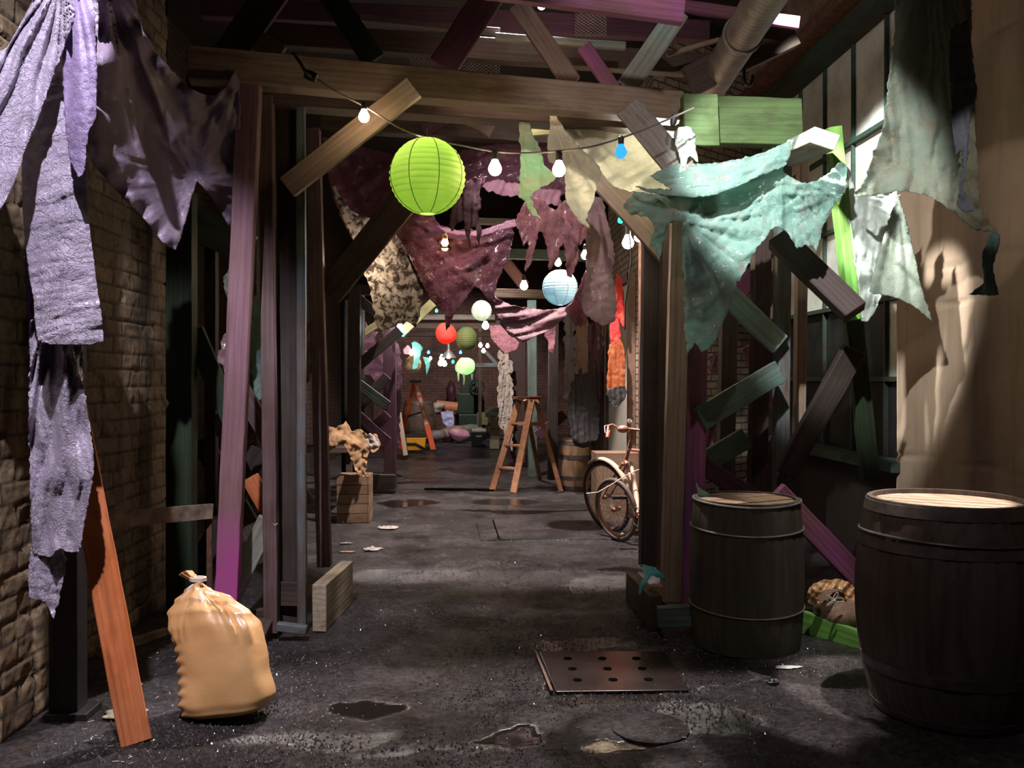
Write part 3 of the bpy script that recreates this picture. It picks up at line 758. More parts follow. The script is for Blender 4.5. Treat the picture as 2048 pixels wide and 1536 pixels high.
BD = [
 # name, label, cat, a, b, w, t, mat
 ('crossbeam', 'long weathered beam spanning the portal at the front, top edge splintered', 'beam', (375,122,4.55), (1368,211,5.05), 62, .13, w_beam),
 ('crossbeam', 'narrower brown beam just under and behind the long front beam', 'beam', (372,172,4.80), (1372,243,5.30), 44, .15, w_brown),
 ('painted_block', 'short thick leaf green board at the right end of the long beam', 'board', (1372,236,4.98), (1606,243,5.12), 96, .10, w_green),
 ('painted_board', 'thin green board end with swirling grain nailed over the green block', 'board', (1370,238,4.86), (1438,240,4.9), 104, .03, w_green2),
 ('ribbed_board', 'short ribbed grey board hanging aslant under the beam near the blue bulb', 'board', (1256,210,4.72), (1362,338,4.72), 56, .03, w_grey),
 ('brace', 'bare wood brace rising right under the beam, glowing beside its bulb', 'brace', (572,374,4.62), (828,172,4.52), 46, .045, w_raw),
 ('brace', 'shaded grey brown brace rising to the green lantern from the left posts', 'brace', (655,588,5.9), (805,402,5.6), 56, .05, w_brown),
 ('post', 'tall dusty pink leaning post beside the tan sack, magenta near its foot', 'post', (497,158,4.62), (449,1238,4.62), 44, .07, w_pinkfoot),
 ('post', 'slim brown post directly right of the leaning pink post', 'post', (530,188,4.85), (541,1268,4.85), 27, .07, w_mauve),
 ('post', 'broad dark square post in the middle of the left cluster', 'post', (572,168,5.0), (578,1264,5.0), 40, .12, w_dark),
 ('post', 'narrow blue grey post against the broad dark post', 'post', (600,168,4.93), (603,1264,4.93), 17, .05, w_blue),
 ('post', 'slender reddish brown post at the inner side of the left cluster', 'post', (624,255,5.6), (647,1135,5.6), 27, .08, w_mauve),
 ('floor_block', 'pale cream block standing on edge at the foot of the left posts', 'block', None, None, 0, 0, w_cream),
 ('cross_board', 'pale grey teal board crossing low behind the pink post', 'board', (447,1222,4.95), (535,1040,4.85), 40, .03, w_teal),
 ('plank_end', 'short brown plank end leaning on the floor behind the tan sack', 'board', (482,1322,4.45), (528,1236,4.85), 38, .06, w_brown),
 ('sole_plate', 'low dark sole plate between the left posts', 'board', (468,1235,5.1), (536,1232,5.0), 26, .05, w_brown),
 ('sole_plate', 'stub of teal grey wood at the foot of the blue grey post', 'board', (552,1255,4.78), (612,1262,4.78), 16, .05, w_blue),
 ('sole_plate', 'dark cleat nailed across the broad dark post near the floor', 'board', (556,1188,4.95), (604,1190,4.93), 48, .03, w_dark),
 ('post', 'dark bottle green post where the left brick wall ends', 'post', (357,380,5.4), (357,1225,5.4), 50, .12, w_dgreen),
 ('brace', 'dark green brace crossing the shadowy bay left of the pink post', 'brace', (385,660,5.55), (470,860,5.55), 38, .05, w_dgreen),
 ('brace', 'mauve brace dropping right behind the slim brown post', 'brace', (470,760,5.3), (612,1010,5.6), 34, .05, w_mauve),
 ('brace', 'dark brace in the back of the left bay rising right', 'brace', (380,1160,6.2), (520,900,6.2), 40, .05, w_dark),
 ('brace', 'dark brown brace in the back of the left bay falling right', 'brace', (400,880,6.4), (535,1120,6.4), 40, .05, w_brown),
 ('post', 'slim dark post at the back of the left bay', 'post', (420,430,6.3), (420,1130,6.3), 22, .08, w_dark),
 ('board', 'dark teal board high in the left bay behind the purple sheet', 'board', (375,440,5.9), (500,500,5.9), 62, .04, w_dteal),
 ('board', 'small orange board end low in the left bay', 'board', (498,955,5.6), (535,1020,5.6), 34, .04, w_orange),
 # right portal
 ('post', 'dark inner post of the right cluster nearest the bicycle', 'post', (1306,430,5.7), (1300,1135,5.7), 36, .10, w_dark),
 ('post', 'brown post behind the beige post of the right cluster', 'post', (1338,440,5.5), (1330,1150,5.5), 22, .10, w_brown),
 ('post', 'beige bare post of the right cluster in front of the pink one', 'post', (1368,300,5.0), (1343,1206,5.0), 40, .07, w_raw),
 ('post', 'magenta faced post tucked between the beige post and the broken lid barrel', 'post', (1398,430,5.05), (1386,1235,5.05), 44, .07, w_mag),
 ('floor_block', 'long dark brown block running back along the floor at the foot of the right posts', 'block', None, None, 0, 0, w_brown),
 ('floor_block', 'weathered teal board end on the floor left of the broken lid barrel', 'block', (1318,1237,4.72), (1396,1232,4.72), 42, .06, w_dteal),
 ('floor_block', 'short bare block standing on the brown one under the turquoise rag', 'block', (1318,1172,5.0), (1318,1216,5.0), 36, .05, w_raw),
 ('brace', 'grey white brace falling right below the teal sheet', 'brace', (1432,565,5.25), (1562,690,5.35), 46, .04, w_teal),
 ('brace', 'slate teal brace rising right above the broken lid barrel', 'brace', (1404,838,5.0), (1562,742,5.25), 48, .04, w_dteal),
 ('brace', 'dark teal brace low behind the slate teal one', 'brace', (1412,925,5.6), (1495,875,5.6), 44, .04, w_dteal),
 ('brace', 'deep purple brace falling right toward the broken lid barrel', 'brace', (1402,928,5.15), (1512,1000,5.25), 38, .04, w_plum),
 ('brace', 'magenta brace running down behind the two large barrels', 'brace', (1555,985,5.0), (1745,1182,5.1), 44, .05, w_mag),
 ('post', 'rusty brown post behind the grey white brace', 'post', (1462,590,5.9), (1450,1150,5.9), 32, .10, w_brown),
 ('post', 'warm brown post in the middle of the right bay', 'post', (1528,465,5.7), (1516,1150,5.7), 34, .10, w_red),
 ('post', 'narrow grey blue post with a pale left edge in the right bay', 'post', (1571,318,5.45), (1566,1000,5.45), 28, .09, w_blue),
 ('post', 'narrow beige post right of the grey blue post', 'post', (1610,285,5.9), (1602,900,5.9), 20, .08, w_raw),
 ('brace', 'magenta brace behind the right posts falling right', 'brace', (1500,690,6.0), (1565,820,6.0), 34, .04, w_mag),
 ('brace', 'dark plum brace behind the right posts rising right', 'brace', (1500,985,5.95), (1562,880,5.95), 40, .04, w_plum),
 ('board', 'small magenta board end peeping beside the torn teal sheet', 'board', (1470,590,5.8), (1505,545,5.8), 40, .04, w_mag),
 ('brace', 'dark brace rising right behind the grey blue post', 'brace', (1510,640,5.7), (1578,520,5.7), 32, .04, w_dark),
 ('beam', 'thick oxblood beam slanting down right below the teal sheet', 'beam', (1556,468,5.1), (1712,618,4.75), 50, .09, w_red),
 ('beam_end', 'stout pale beam end jutting out above the teal sheet', 'beam', (1572,300,5.4), (1655,262,4.7), 52, .09, w_teal),
 ('post', 'bright green leaning post carrying the knotted sheets', 'post', (1672,252,4.95), (1712,640,5.05), 26, .09, w_lime),
 ('post', 'lower length of green post running down into the dark', 'post', (1706,600,5.2), (1745,960,5.4), 36, .06, w_dgreen),  # same green post continued; shade put into a darker green
 ('brace', 'dark brown brace from the green post down to the grey blue post', 'brace', (1712,700,5.1), (1572,950,5.3), 46, .06, w_dark),  # dark timber stands in for the shade on this brace
 ('floor_board', 'green painted board on edge along the floor between the two barrels', 'board', (1598,1248,4.83), (1750,1305,4.45), 58, .05, w_lime),
 # overhead
 ('overhead_board', 'broad magenta board overhead with carved grain', 'board', (900,-45,4.3), (1370,18,4.3), 52, .06, w_mag),
 ('overhead_brace', 'deep plum board overhead at the far left', 'board', (560,-40,5.2), (440,130,5.2), 62, .04, w_plum),
 ('overhead_brace', 'deep plum board overhead above the green lantern', 'board', (990,-30,5.2), (885,132,5.2), 58, .04, w_plum),
 ('overhead_brace', 'bottle green board overhead between the two plum ones', 'board', (655,-20,5.3), (748,120,5.3), 46, .04, w_dgreen),
 ('overhead_brace', 'bare brown board overhead slanting down to the beam centre', 'board', (1035,5,5.35), (1145,165,5.35), 40, .04, w_beam),
 ('overhead_brace', 'pale turquoise board overhead slanting down left to the beam', 'board', (1360,20,5.25), (1255,172,5.25), 44, .04, w_teal),
 ('overhead_brace', 'short magenta board between the brown and turquoise overhead boards', 'board', (1168,90,5.6), (1228,178,5.6), 30, .04, w_mag),
 ('overhead_beam', 'brown overhead beam crossing behind the slanting boards', 'beam', (470,60,6.0), (1420,128,6.2), 44, .10, w_brown),
 ('overhead_lath', 'pale blue grey slat lying across above the brown overhead beam', 'board', (990,72,5.75), (1252,90,5.75), 15, .04, w_teal),
 ('overhead_lath', 'grey slat at the top left overhead', 'board', (720,34,5.8), (1000,62,5.8), 14, .04, w_grey),
 ('overhead_lath', 'thin pink slat reaching right under the duct', 'board', (1368,10,5.7), (1600,44,5.7), 24, .04, w_mag),
 ('overhead_lath', 'thin bare lath slanting up to the duct', 'board', (1335,108,5.8), (1440,78,5.8), 10, .03, w_raw),
 ('overhead_beam', 'dark plum beam high at the very back overhead', 'beam', (400,10,7.0), (1420,60,7.0), 40, .10, w_plum),
 ('overhead_beam', 'reddish brown beam behind the duct near the right wall', 'beam', (1380,160,6.0), (1590,60,6.0), 60, .08, w_brown),
 ('overhead_brace', 'grey board end high above the leftmost posts', 'board', (500,70,5.2), (560,110,5.2), 40, .04, w_raw),
 ('overhead_beam', 'horizontal beam seen below and behind the front beam above the lantern', 'beam', (640,238,6.6), (1100,268,6.6), 36, .12, w_brown),
 ('overhead_brace', 'brown brace just below the beam above the bulbs', 'brace', (905,215,6.3), (985,260,6.3), 30, .04, w_beam),
 ('overhead_brace', 'plum brace just below the beam left of the brown one', 'brace', (845,262,6.4), (930,210,6.4), 24, .04, w_plum),
 ('yellow_board', 'olive yellow board tucked under the beam behind the pale green rag', 'board', (1062,245,5.8), (1122,240,5.8), 52, .05, w_olive),
 ('brace', 'heavy brown brace falling right behind the pale sheet to the right posts', 'brace', (1150,285,5.8), (1345,505,5.6), 60, .06, w_beam),
 ('overhead_beam', 'orange brown beam behind the ribbed board', 'beam', (1150,262,6.4), (1370,246,6.4), 34, .08, w_red),
 # far frame on the left and beyond
 ('far_post', 'dark red post of the far portal frame', 'post', (778,655,11.0), (780,978,11.0), 24, .15, w_plum),
 ('far_post', 'black outer post of the far portal frame', 'post', (708,570,10.3), (706,985,10.3), 24, .14, w_dark),
 ('far_brace', 'dark brace topmost in the far portal frame rising right', 'brace', (700,745,10.8), (800,660,10.8), 20, .08, w_dark),
 ('far_brace', 'dark brace in the far portal frame falling right from the left post', 'brace', (712,595,10.7), (768,640,10.7), 20, .08, w_dark),
 ('far_brace', 'slate brace in the far portal frame falling right at mid height', 'brace', (712,765,10.7), (775,812,10.7), 20, .08, w_dteal),
 ('far_brace', 'dark brace rising right at mid height of the far frame', 'brace', (716,815,10.8), (775,752,10.8), 20, .08, w_dark),
 ('far_brace', 'lower plum brace of the far frame falling right', 'brace', (712,828,10.7), (775,885,10.7), 20, .08, w_plum),
 ('far_brace', 'lower plum brace of the far frame rising right', 'brace', (712,890,10.8), (775,828,10.8), 20, .08, w_plum),
 ('far_sole', 'dark footing under the far portal frame', 'block', (735,965,10.9), (790,965,10.9), 30, .3, w_dark),
 ('far_brace', 'olive yellow brace of the far frame rising right', 'brace', (800,668,11.2), (866,605,11.2), 18, .05, w_olive),
 ('far_brace', 'short olive yellow slat at the left of the far frame', 'brace', (718,672,11.3), (760,645,11.3), 14, .05, w_olive),
 ('far_beam', 'black beam laid over the far portal frame', 'beam', (700,578,10.4), (770,580,10.4), 20, .1, w_dark),
 ('far_beam', 'long whitish beam crossing the passage behind the red lantern', 'beam', (815,634,14.0), (990,634,14.0), 10, .1, w_grey),
 ('far_beam', 'brown beam under the long whitish one', 'beam', (815,648,14.1), (1000,649,14.1), 16, .1, w_brown),
 ('far_beam', 'dark beam lower across the far passage', 'beam', (815,668,15), (1000,668,15), 10, .1, w_brown),
 ('far_beam', 'brown beam behind the blue white lantern', 'beam', (975,585,10.8), (1150,590,10.8), 17, .1, w_beam),
 ('far_beam', 'dark beam above the blue white lantern', 'beam', (960,505,9.5), (1200,512,9.5), 20, .1, w_dteal),
 ('far_brace', 'pinkish brace ending at the round bulb', 'brace', (1008,520,10.2), (1050,572,10.2), 22, .05, w_pink),
 ('far_beam', 'pale conduit like beam behind the maroon sheet', 'beam', (930,440,9.0), (1045,444,9.0), 12, .08, w_grey),
 ('far_post', 'teal grey post behind the wooden stepladder', 'post', (1064,600,12.7), (1066,954,12.7), 18, .12, w_dteal),
 ('far_post', 'brown panel like post at the right of the far passage', 'post', (1036,680,14.0), (1036,925,14.0), 30, .12, w_red),
 ('far_post', 'dark post at the right side behind the hanging clothes', 'post', (1108,640,11.4), (1106,960,11.4), 20, .12, w_dark),
 ('far_board', 'purple board lying aslant behind the wooden stepladder', 'board', (1075,872,11.5), (1130,828,11.5), 20, .05, w_plum),
 ('far_post', 'dark vertical timber in the far bay', 'post', (960,650,19), (960,870,19), 7, .1, w_dark),
 ('far_beam', 'low blue grey beam in the far bay', 'beam', (952,730,19), (1000,730,19), 8, .1, w_blue),
 ('far_brace', 'blue grey brace in the far bay', 'brace', (968,700,19), (1000,735,19), 7, .1, w_blue),
 ('leaning_board', 'pale board leaning beside the yellow mop bucket', 'board', (798,825,12.9), (811,911,12.6), 9, .02, w_raw),
]
for r in BD:
    nm, lb, ct, a, b, w, t_, m = r
    if a is None: continue
    board(nm, lb, ct, a, b, w, t_, m)
# blocks that run back along the floor
def floorblock(label, p0, p1, h, th, m, name='floor_block'):
    A = G(*p0); B = G(*p1); A.z = B.z = h / 2
    o = board(name, label, 'block', A, B, 0, th, m, face=Vector((0, -1, 0)), width_m=h)
    return o
floorblock('pale cream block standing on edge at the foot of the left posts', (652, 1264), (706, 1204), 0.27, 0.08, w_cream)
floorblock('long dark brown block running back along the floor at the foot of the right posts', (1300, 1262), (1252, 1205), 0.20, 0.07, w_brown)
# orange plank and the steel post on the left
A = G(273, 1488); A.z = 0.0; B = W(120, 690, 3.62)
board('plank', 'thick orange plank leaning against the brick wall under the purple sheet', 'plank', A, B, 0, 0.07, w_orange, face=Vector((0.45, -1, 0)), width_m=0.115)
iron = plain('black_iron', (0.02, 0.018, 0.018), 0.5, 0.3, noise_amt=0.5, scale=10, bump=0.2)
pt = thing('iron_post', G(100, 1448), 'black iron post against the left brick wall behind the purple sheet', 'post')
A = G(100, 1448)
MB().box((A.x + .03, A.y + .1, 2.1), (0.12, 0.10, 4.2)).build('shaft', iron, pt, bevel=.004)
MB().box((A.x + .05, A.y + .1, 0.015), (0.18, 0.16, 0.03)).build('foot_plate', iron, pt, bevel=.004)
# rusty rail on the recessed wall
rp = plain('flaking_rusty_paint', (0.26, 0.19, 0.14), 0.7, 0.1, noise_amt=0.75, scale=9, bump=0.5)
rt = thing('rail_bracket', W(300, 1030, 5.0), 'rusty flat iron rail bracket running from the brick wall to the green post', 'rail')
a = WX(195, 1042, -1.9); b = W(424, 1022, 5.05)
MB().bar(a, b, 0.085, 0.02, (0.3, -1, 0)).build('rail', rp, rt)
MB().bar(b + Vector((-.02, .02, 0)), Vector((b.x - .02, b.y + .02, .1)), 0.03, 0.02).build('leg', rust, rt)
o = MB().bar(WX(200, 1312, -1.93), W(335, 1272, 5.0), 0.09, 0.05, (0.3, -1, 0)).build('stone_ledge', rp)
tag(o, 'low crumbling ledge along the foot of the left brick wall', 'ledge')

# ------------------------------------------------------------------ duct and ironwork
zinc = plain('dusty_spiral_duct', (0.20, 0.16, 0.145), 0.6, 0.25, noise_amt=0.35, scale=8, bump=0.15)
A = W(1640, -185, 3.9); B = W(1412, 190, 6.6)
dct = thing('duct', A, 'big round spiral duct running back under the ceiling at the right', 'duct')
ax = (B - A).normalized(); L = (B - A).length
prof = []
k = int(L / 0.012)
for i in range(k): prof.append((0.115 + (0.003 if i % 4 < 2 else 0), L * i / k))
MB().lathe(prof, A, 28, ax, True, True).build('duct_pipe', zinc, dct, True)
MB().lathe([(0.118, 0), (0.13, 0), (0.13, .03), (0.118, .03)], A + ax * (L * .55), 28, ax).build('joint_band', zinc, dct, True)
o = MB().tube([W(1497 + 9 * math.cos(t_), 150 + 22 * math.sin(t_) if t_ < math.pi else 150 - 25, 5.9) for t_ in [i * math.pi / 10 for i in range(11)]], 0.012, 8).build('iron_hook', iron)
tag(o, 'dark iron U hook hanging below the duct', 'hook')
# rusty round column by the bicycle
col = thing('rusty_column', G(1293, 1067), 'thick rusty round column behind the right hand posts', 'column')
A = G(1293, 1067); A.z = 0
MB().lathe([(0.078, 0), (0.078, 3.6)], A, 20, (0, 0, 1), True, True, rad=lambda a, z: 1 + .01 * math.sin(9 * a + z * 7)).build('shaft', rust, col, True)
MB().lathe([(0.13, 0), (0.13, .03), (.09, .05)], A, 20, (0, 0, 1), True).build('base_flange', rust, col, True)
for lb, x, y0 in (('black stand pipe nearest the burlap heap', 690, 600), ('black stand pipe beside the far portal frame', 722, 575)):
    A = G(x, 985)
    o = MB().tube([A, W(x, y0, A.y)], 0.045 if x < 700 else .05, 12).build('stand_pipe', iron, smooth=True); tag(o, lb, 'pipe')
# wire mesh overhead
for (x0, x1, y0, y1, lb) in ((1150, 1205, 25, 75, 'bright patch of expanded metal mesh overhead above the slanting boards'), (820, 1000, 100, 240, 'dark expanded metal mesh behind the long beam')):
    b = MB(); s_ = 9; Y = 6.6
    y = y0
    while y < y1:
        x = x0; row = 0
        while x < x1:
            pass
            b.tube([W(x, y, Y), W(x + s_ / 2, y + s_ * .35, Y), W(x + s_, y, Y)], 0.003, 3)
            b.tube([W(x, y, Y), W(x + s_ / 2, y - s_ * .35, Y), W(x + s_, y, Y)], 0.003, 3)
            x += s_
        y += s_ * .7
    o = b.build('wire_mesh', zinc); tag(o, lb, 'mesh')
# ------------------------------------------------------------------ hanging sheets
c_pur = clothm('violet_sheeting', (0.50, 0.43, 0.56), (0.38, 0.32, 0.44), st=0.0, transl=0.08, rough=0.34, coat=0.9, bump=1.0, crs=26, cre=.4)
c_pur2 = clothm('mauve_sheeting', (0.34, 0.26, 0.36), (0.25, 0.19, 0.27), stain=(0.24, 0.18, 0.18), st=0.40, transl=0.2, rough=0.4, coat=0.15)
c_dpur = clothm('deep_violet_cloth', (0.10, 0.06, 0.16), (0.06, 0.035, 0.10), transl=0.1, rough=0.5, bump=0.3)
c_teal = clothm('aqua_sheeting', (0.42, 0.60, 0.53), (0.26, 0.47, 0.41), stain=(0.42, 0.37, 0.34), st=0.40, transl=0.35, rough=0.36, coat=0.3, bump=1.0)
c_pale = clothm('cream_sheeting', (0.68, 0.64, 0.52), (0.52, 0.52, 0.42), stain=(0.22, 0.17, 0.12), st=0.33, transl=0.4, rough=0.38, coat=0.2, blot=14)
c_mint = clothm('mint_rag', (0.42, 0.62, 0.42), (0.55, 0.60, 0.40), stain=(0.30, 0.24, 0.15), st=0.34, transl=0.4, rough=0.4)
c_white = clothm('white_sheeting', (0.72, 0.74, 0.70), (0.55, 0.62, 0.57), transl=0.4, rough=0.35, alpha=0.9, coat=0.2)
c_gg = clothm('grey_green_sheeting', (0.27, 0.29, 0.22), (0.20, 0.235, 0.185), stain=(0.24, 0.19, 0.13), st=0.42, transl=0.4, rough=0.42, alpha=0.95, scale=4, bump=0.6)
c_gg2 = clothm('pale_green_grey_rag', (0.40, 0.44, 0.36), (0.27, 0.31, 0.25), transl=0.45, rough=0.4, alpha=0.94)
c_bl = clothm('slate_blue_strip', (0.12, 0.15, 0.20), (0.09, 0.10, 0.15), transl=0.2, rough=0.4)
c_mar = clothm('maroon_cloth', (0.26, 0.085, 0.14), (0.15, 0.045, 0.085), stain=(0.34, 0.2, 0.22), st=0.40, transl=0.3, rough=0.33, coat=0.4, scale=9, bump=1.0, crs=11)
c_marr = clothm('dusty_maroon_cloth', (0.38, 0.15, 0.18), (0.24, 0.085, 0.11), stain=(0.13, 0.05, 0.06), st=0.42, transl=0.35, rough=0.35, coat=0.4, bump=1.0, crs=12)
c_dmar = clothm('dark_maroon_cloth', (0.10, 0.035, 0.055), (0.06, 0.02, 0.035), transl=0.15, rough=0.45)
c_mott = clothm('mottled_white_cloth', (0.78, 0.74, 0.72), (0.62, 0.56, 0.54), stain=(0.05, 0.028, 0.025), st=0.49, transl=0.35, rough=0.45, blot=16)
c_pinkb = clothm('pink_sheeting', (0.72, 0.42, 0.54), (0.50, 0.22, 0.34), transl=0.3, rough=0.35)
c_rose = clothm('rose_brown_cloth', (0.48, 0.32, 0.32), (0.32, 0.19, 0.20), stain=(0.55, 0.45, 0.43), st=0.34, transl=0.35, rough=0.3, coat=0.6, bump=1.0, crs=11)
c_red = clothm('scarlet_cloth', (0.62, 0.035, 0.03), (0.5, 0.02, 0.02), stain=(0.55, 0.16, 0.1), st=0.42, transl=0.3)
c_orange = clothm('rust_orange_cloth', (0.40, 0.11, 0.025), (0.26, 0.05, 0.02), transl=0.2)
c_grey = clothm('grey_cloth', (0.20, 0.18, 0.19), (0.11, 0.10, 0.105), transl=0.2)
c_tan = clothm('tan_cloth', (0.30, 0.20, 0.14), (0.2, 0.13, 0.09), transl=0.2)
c_blk = clothm('black_cloth', (0.03, 0.026, 0.028), (0.018, 0.015, 0.016), transl=0.05)
c_aqua = clothm('bright_aqua_rag', (0.20, 0.66, 0.64), (0.12, 0.50, 0.52), transl=0.35, rough=0.35)
c_scrap = clothm('dirty_white_paper', (0.55, 0.48, 0.42), (0.36, 0.29, 0.25), transl=0.2)
c_burl = clothm('burlap', (0.42, 0.24, 0.12), (0.28, 0.15, 0.075), stain=(0.16, 0.09, 0.05), st=0.36, transl=0.08, rough=0.8, bump=0.9)

cl = cloth
# left side
cl('purple_sheet', 'wide mauve sheet swagged from the top left corner to the posts', 'sheet',
   [(185,-25,3.5),(262,-25,3.5),(285,60,3.8),(325,120,4.0),(382,178,4.2),(430,192,4.4),(455,165,4.5),(468,142,4.55),(479,152,4.6),(481,300,4.75),(479,484,4.9),(440,420,4.75),(394,362,4.55),(375,430,4.5),(352,500,4.4),(322,482,4.3),(290,440,4.2),(250,400,4.05),(205,350,3.85),(180,318,3.75),(176,240,3.65),(185,120,3.55)],
   c_pur2, radial=[(210,-60,11,.07,520),(392,362,8,.03,130),(478,150,8,.04,150)], crum=.012, step=5, jag=2, seed=2, belly=-.05)
cl('purple_sheet', 'narrow edge of purple sheet hanging behind the leaning pink post', 'sheet',
   [(475,150,4.85),(500,165,4.9),(505,420,4.95),(500,520,4.95),(472,478,4.9),(470,300,4.85)], c_pur2, crum=.02, seed=4, waves=[(0,14,.01,0)])
cl('purple_drape', 'long crinkled violet panel hanging down the brick wall with a square hem', 'sheet',
   [(70,-25,3.35),(190,-25,3.35),(196,60,3.35),(188,180,3.35),(176,260,3.32),(175,400,3.3),(182,480,3.3),(194,570,3.3),(207,683,3.3),(140,690,3.27),(76,682,3.27),(68,600,3.28),(60,560,3.3),(52,500,3.3),(46,420,3.3),(43,250,3.33),(48,120,3.35)],
   c_pur, radial=[(120,-60,9,.022,330)], waves=[(84,15,.003,0),(70,44,.006,1)], crum=.009, step=4, jag=2, seed=5, belly=.06)
cl('purple_fan', 'bright violet folds sweeping out of the frame at the left', 'sheet',
   [(85,-25,3.2),(160,-25,3.2),(150,30,3.2),(130,90,3.2),(100,170,3.18),(75,240,3.16),(50,300,3.14),(28,370,3.12),(0,420,3.1),(-60,520,3.08),(-60,120,3.1),(-20,110,3.15),(15,95,3.18),(50,30,3.2)],
   c_pur, radial=[(125,-60,12,.06,620)], crum=.005, step=4, seed=6, jag=2)
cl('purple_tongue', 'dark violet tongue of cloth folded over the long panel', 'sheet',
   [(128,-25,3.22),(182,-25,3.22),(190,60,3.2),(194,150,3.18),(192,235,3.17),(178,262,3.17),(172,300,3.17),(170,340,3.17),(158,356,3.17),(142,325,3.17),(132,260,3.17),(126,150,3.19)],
   clothm('shadowed_violet', (0.40, 0.31, 0.52), (0.12, 0.08, 0.17), transl=0.1, rough=0.35, coat=.3, scale=2.5), radial=[(150,-60,5,.03,400)], crum=.01, step=4, seed=7, jag=3, belly=.03)  # two-tone violet stands in for the lit and dark parts
cl('purple_rag', 'lower length of pleated violet cloth hanging under the square hem', 'sheet',
   [(62,640,3.42),(160,640,3.42),(165,740,3.4),(176,830,3.4),(188,930,3.38),(178,1000,3.38),(166,1060,3.38),(158,1106,3.38),(120,1098,3.38),(105,1112,3.38),(66,1108,3.4),(60,980,3.4),(58,820,3.4),(60,720,3.42)],
   c_pur, radial=[(112,560,9,.06,700)], waves=[(4,46,.03,0)], crum=.008, step=4, jag=4, seed=8)
cl('purple_tail', 'ragged dark violet tail end at the foot of the hanging cloth', 'sheet',
   [(62,1095,3.45),(128,1095,3.45),(130,1140,3.44),(122,1180,3.43),(108,1238,3.42),(92,1205,3.43),(58,1192,3.44)], c_pur, waves=[(0,30,.012,1)], crum=.02, step=4, jag=5, seed=9)
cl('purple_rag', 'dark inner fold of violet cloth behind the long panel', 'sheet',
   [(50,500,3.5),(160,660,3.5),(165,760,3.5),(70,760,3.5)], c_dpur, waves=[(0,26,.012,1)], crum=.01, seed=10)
# right side
cl('aqua_sheet', 'large torn aqua sheet draped over the right posts with a long crumpled point', 'sheet',
   [(1248,408,4.75),(1262,392,4.75),(1285,384,4.75),(1330,392,4.72),(1362,384,4.7),(1352,332,4.85),(1400,328,4.85),(1450,324,4.85),(1505,312,4.8),(1556,294,4.75),(1586,278,4.7),(1583,305,4.68),(1566,338,4.66),(1578,352,4.66),(1605,366,4.66),(1634,362,4.7),(1660,345,4.75),(1676,326,4.8),(1694,332,4.82),(1692,384,4.82),(1668,408,4.78),(1652,440,4.75),(1642,470,4.72),(1634,502,4.72),(1612,488,4.7),(1595,498,4.7),(1578,470,4.68),(1556,452,4.66),(1536,470,4.64),(1512,500,4.62),(1488,545,4.6),(1470,575,4.6),(1460,610,4.6),(1444,650,4.6),(1424,692,4.6),(1404,706,4.6),(1390,684,4.6),(1374,708,4.6),(1370,640,4.6),(1368,560,4.6),(1364,500,4.62),(1366,444,4.65),(1338,446,4.66),(1330,470,4.68),(1318,522,4.68),(1312,492,4.68),(1298,496,4.68),(1310,456,4.68),(1296,434,4.7),(1262,430,4.72)],
   c_teal, radial=[(1367,443,9,.05,160),(1566,338,9,.05,150),(1692,385,8,.035,120)], waves=[(60,70,.02,1)], crum=.022, step=4.2, jag=5, seed=11)
cl('aqua_fold', 'rolled aqua swag crossing the top of the torn aqua sheet', 'sheet',
   [(1345,380,4.62),(1300,352,4.68),(1356,328,4.66),(1430,330,4.62),(1510,312,4.62),(1582,282,4.62),(1572,330,4.6),(1520,352,4.56),(1470,375,4.54),(1420,392,4.54),(1370,394,4.56),(1300,386,4.62),(1270,372,4.66)],
   c_teal, waves=[(78,26,.025,0)], radial=[(1580,290,10,.02,200)], crum=.012, step=4, jag=4, seed=12)
cl('pale_sheet', 'cream translucent sheet knotted under the beam and lit from behind by a spotlight', 'sheet',
   [(1096,228,5.3),(1108,222,5.3),(1122,238,5.3),(1160,246,5.3),(1205,262,5.3),(1250,268,5.3),(1300,268,5.25),(1340,288,5.2),(1362,330,5.1),(1364,386,5.05),(1300,388,5.1),(1250,380,5.15),(1225,372,5.15),(1205,348,5.2),(1190,335,5.2),(1160,300,5.25),(1130,265,5.28)],
   c_pale, radial=[(1106,226,9,.03,120),(1345,300,10,.03,110)], waves=[(40,60,.02,0)], crum=.014, step=4, jag=4, seed=13)
cl('pale_rag', 'stained cream lobe hanging from the same knot, ending in a torn point', 'rag',
   [(1100,226,5.1),(1112,230,5.1),(1128,258,5.1),(1165,300,5.1),(1196,330,5.1),(1204,345,5.1),(1192,380,5.1),(1184,410,5.1),(1172,440,5.1),(1180,456,5.1),(1160,445,5.1),(1142,420,5.1),(1130,395,5.1),(1130,350,5.1),(1122,338,5.1),(1108,330,5.1),(1096,322,5.1),(1094,290,5.1),(1100,260,5.1)],
   c_pale, radial=[(1104,226,7,.035,200)], crum=.02, step=3.5, jag=4, seed=14)
cl('mint_rag', 'narrow mint green rag hanging left of the stained cream lobe', 'rag',
   [(1040,224,5.15),(1056,226,5.15),(1060,250,5.15),(1068,275,5.15),(1082,300,5.15),(1088,330,5.15),(1104,344,5.15),(1118,346,5.15),(1108,362,5.15),(1088,372,5.15),(1070,384,5.15),(1060,394,5.15),(1072,420,5.15),(1082,440,5.15),(1060,425,5.15),(1050,402,5.15),(1037,392,5.15),(1040,340,5.15),(1042,300,5.15),(1038,260,5.15)],
   c_mint, waves=[(0,24,.02,0)], crum=.018, step=3.5, jag=4, seed=15)
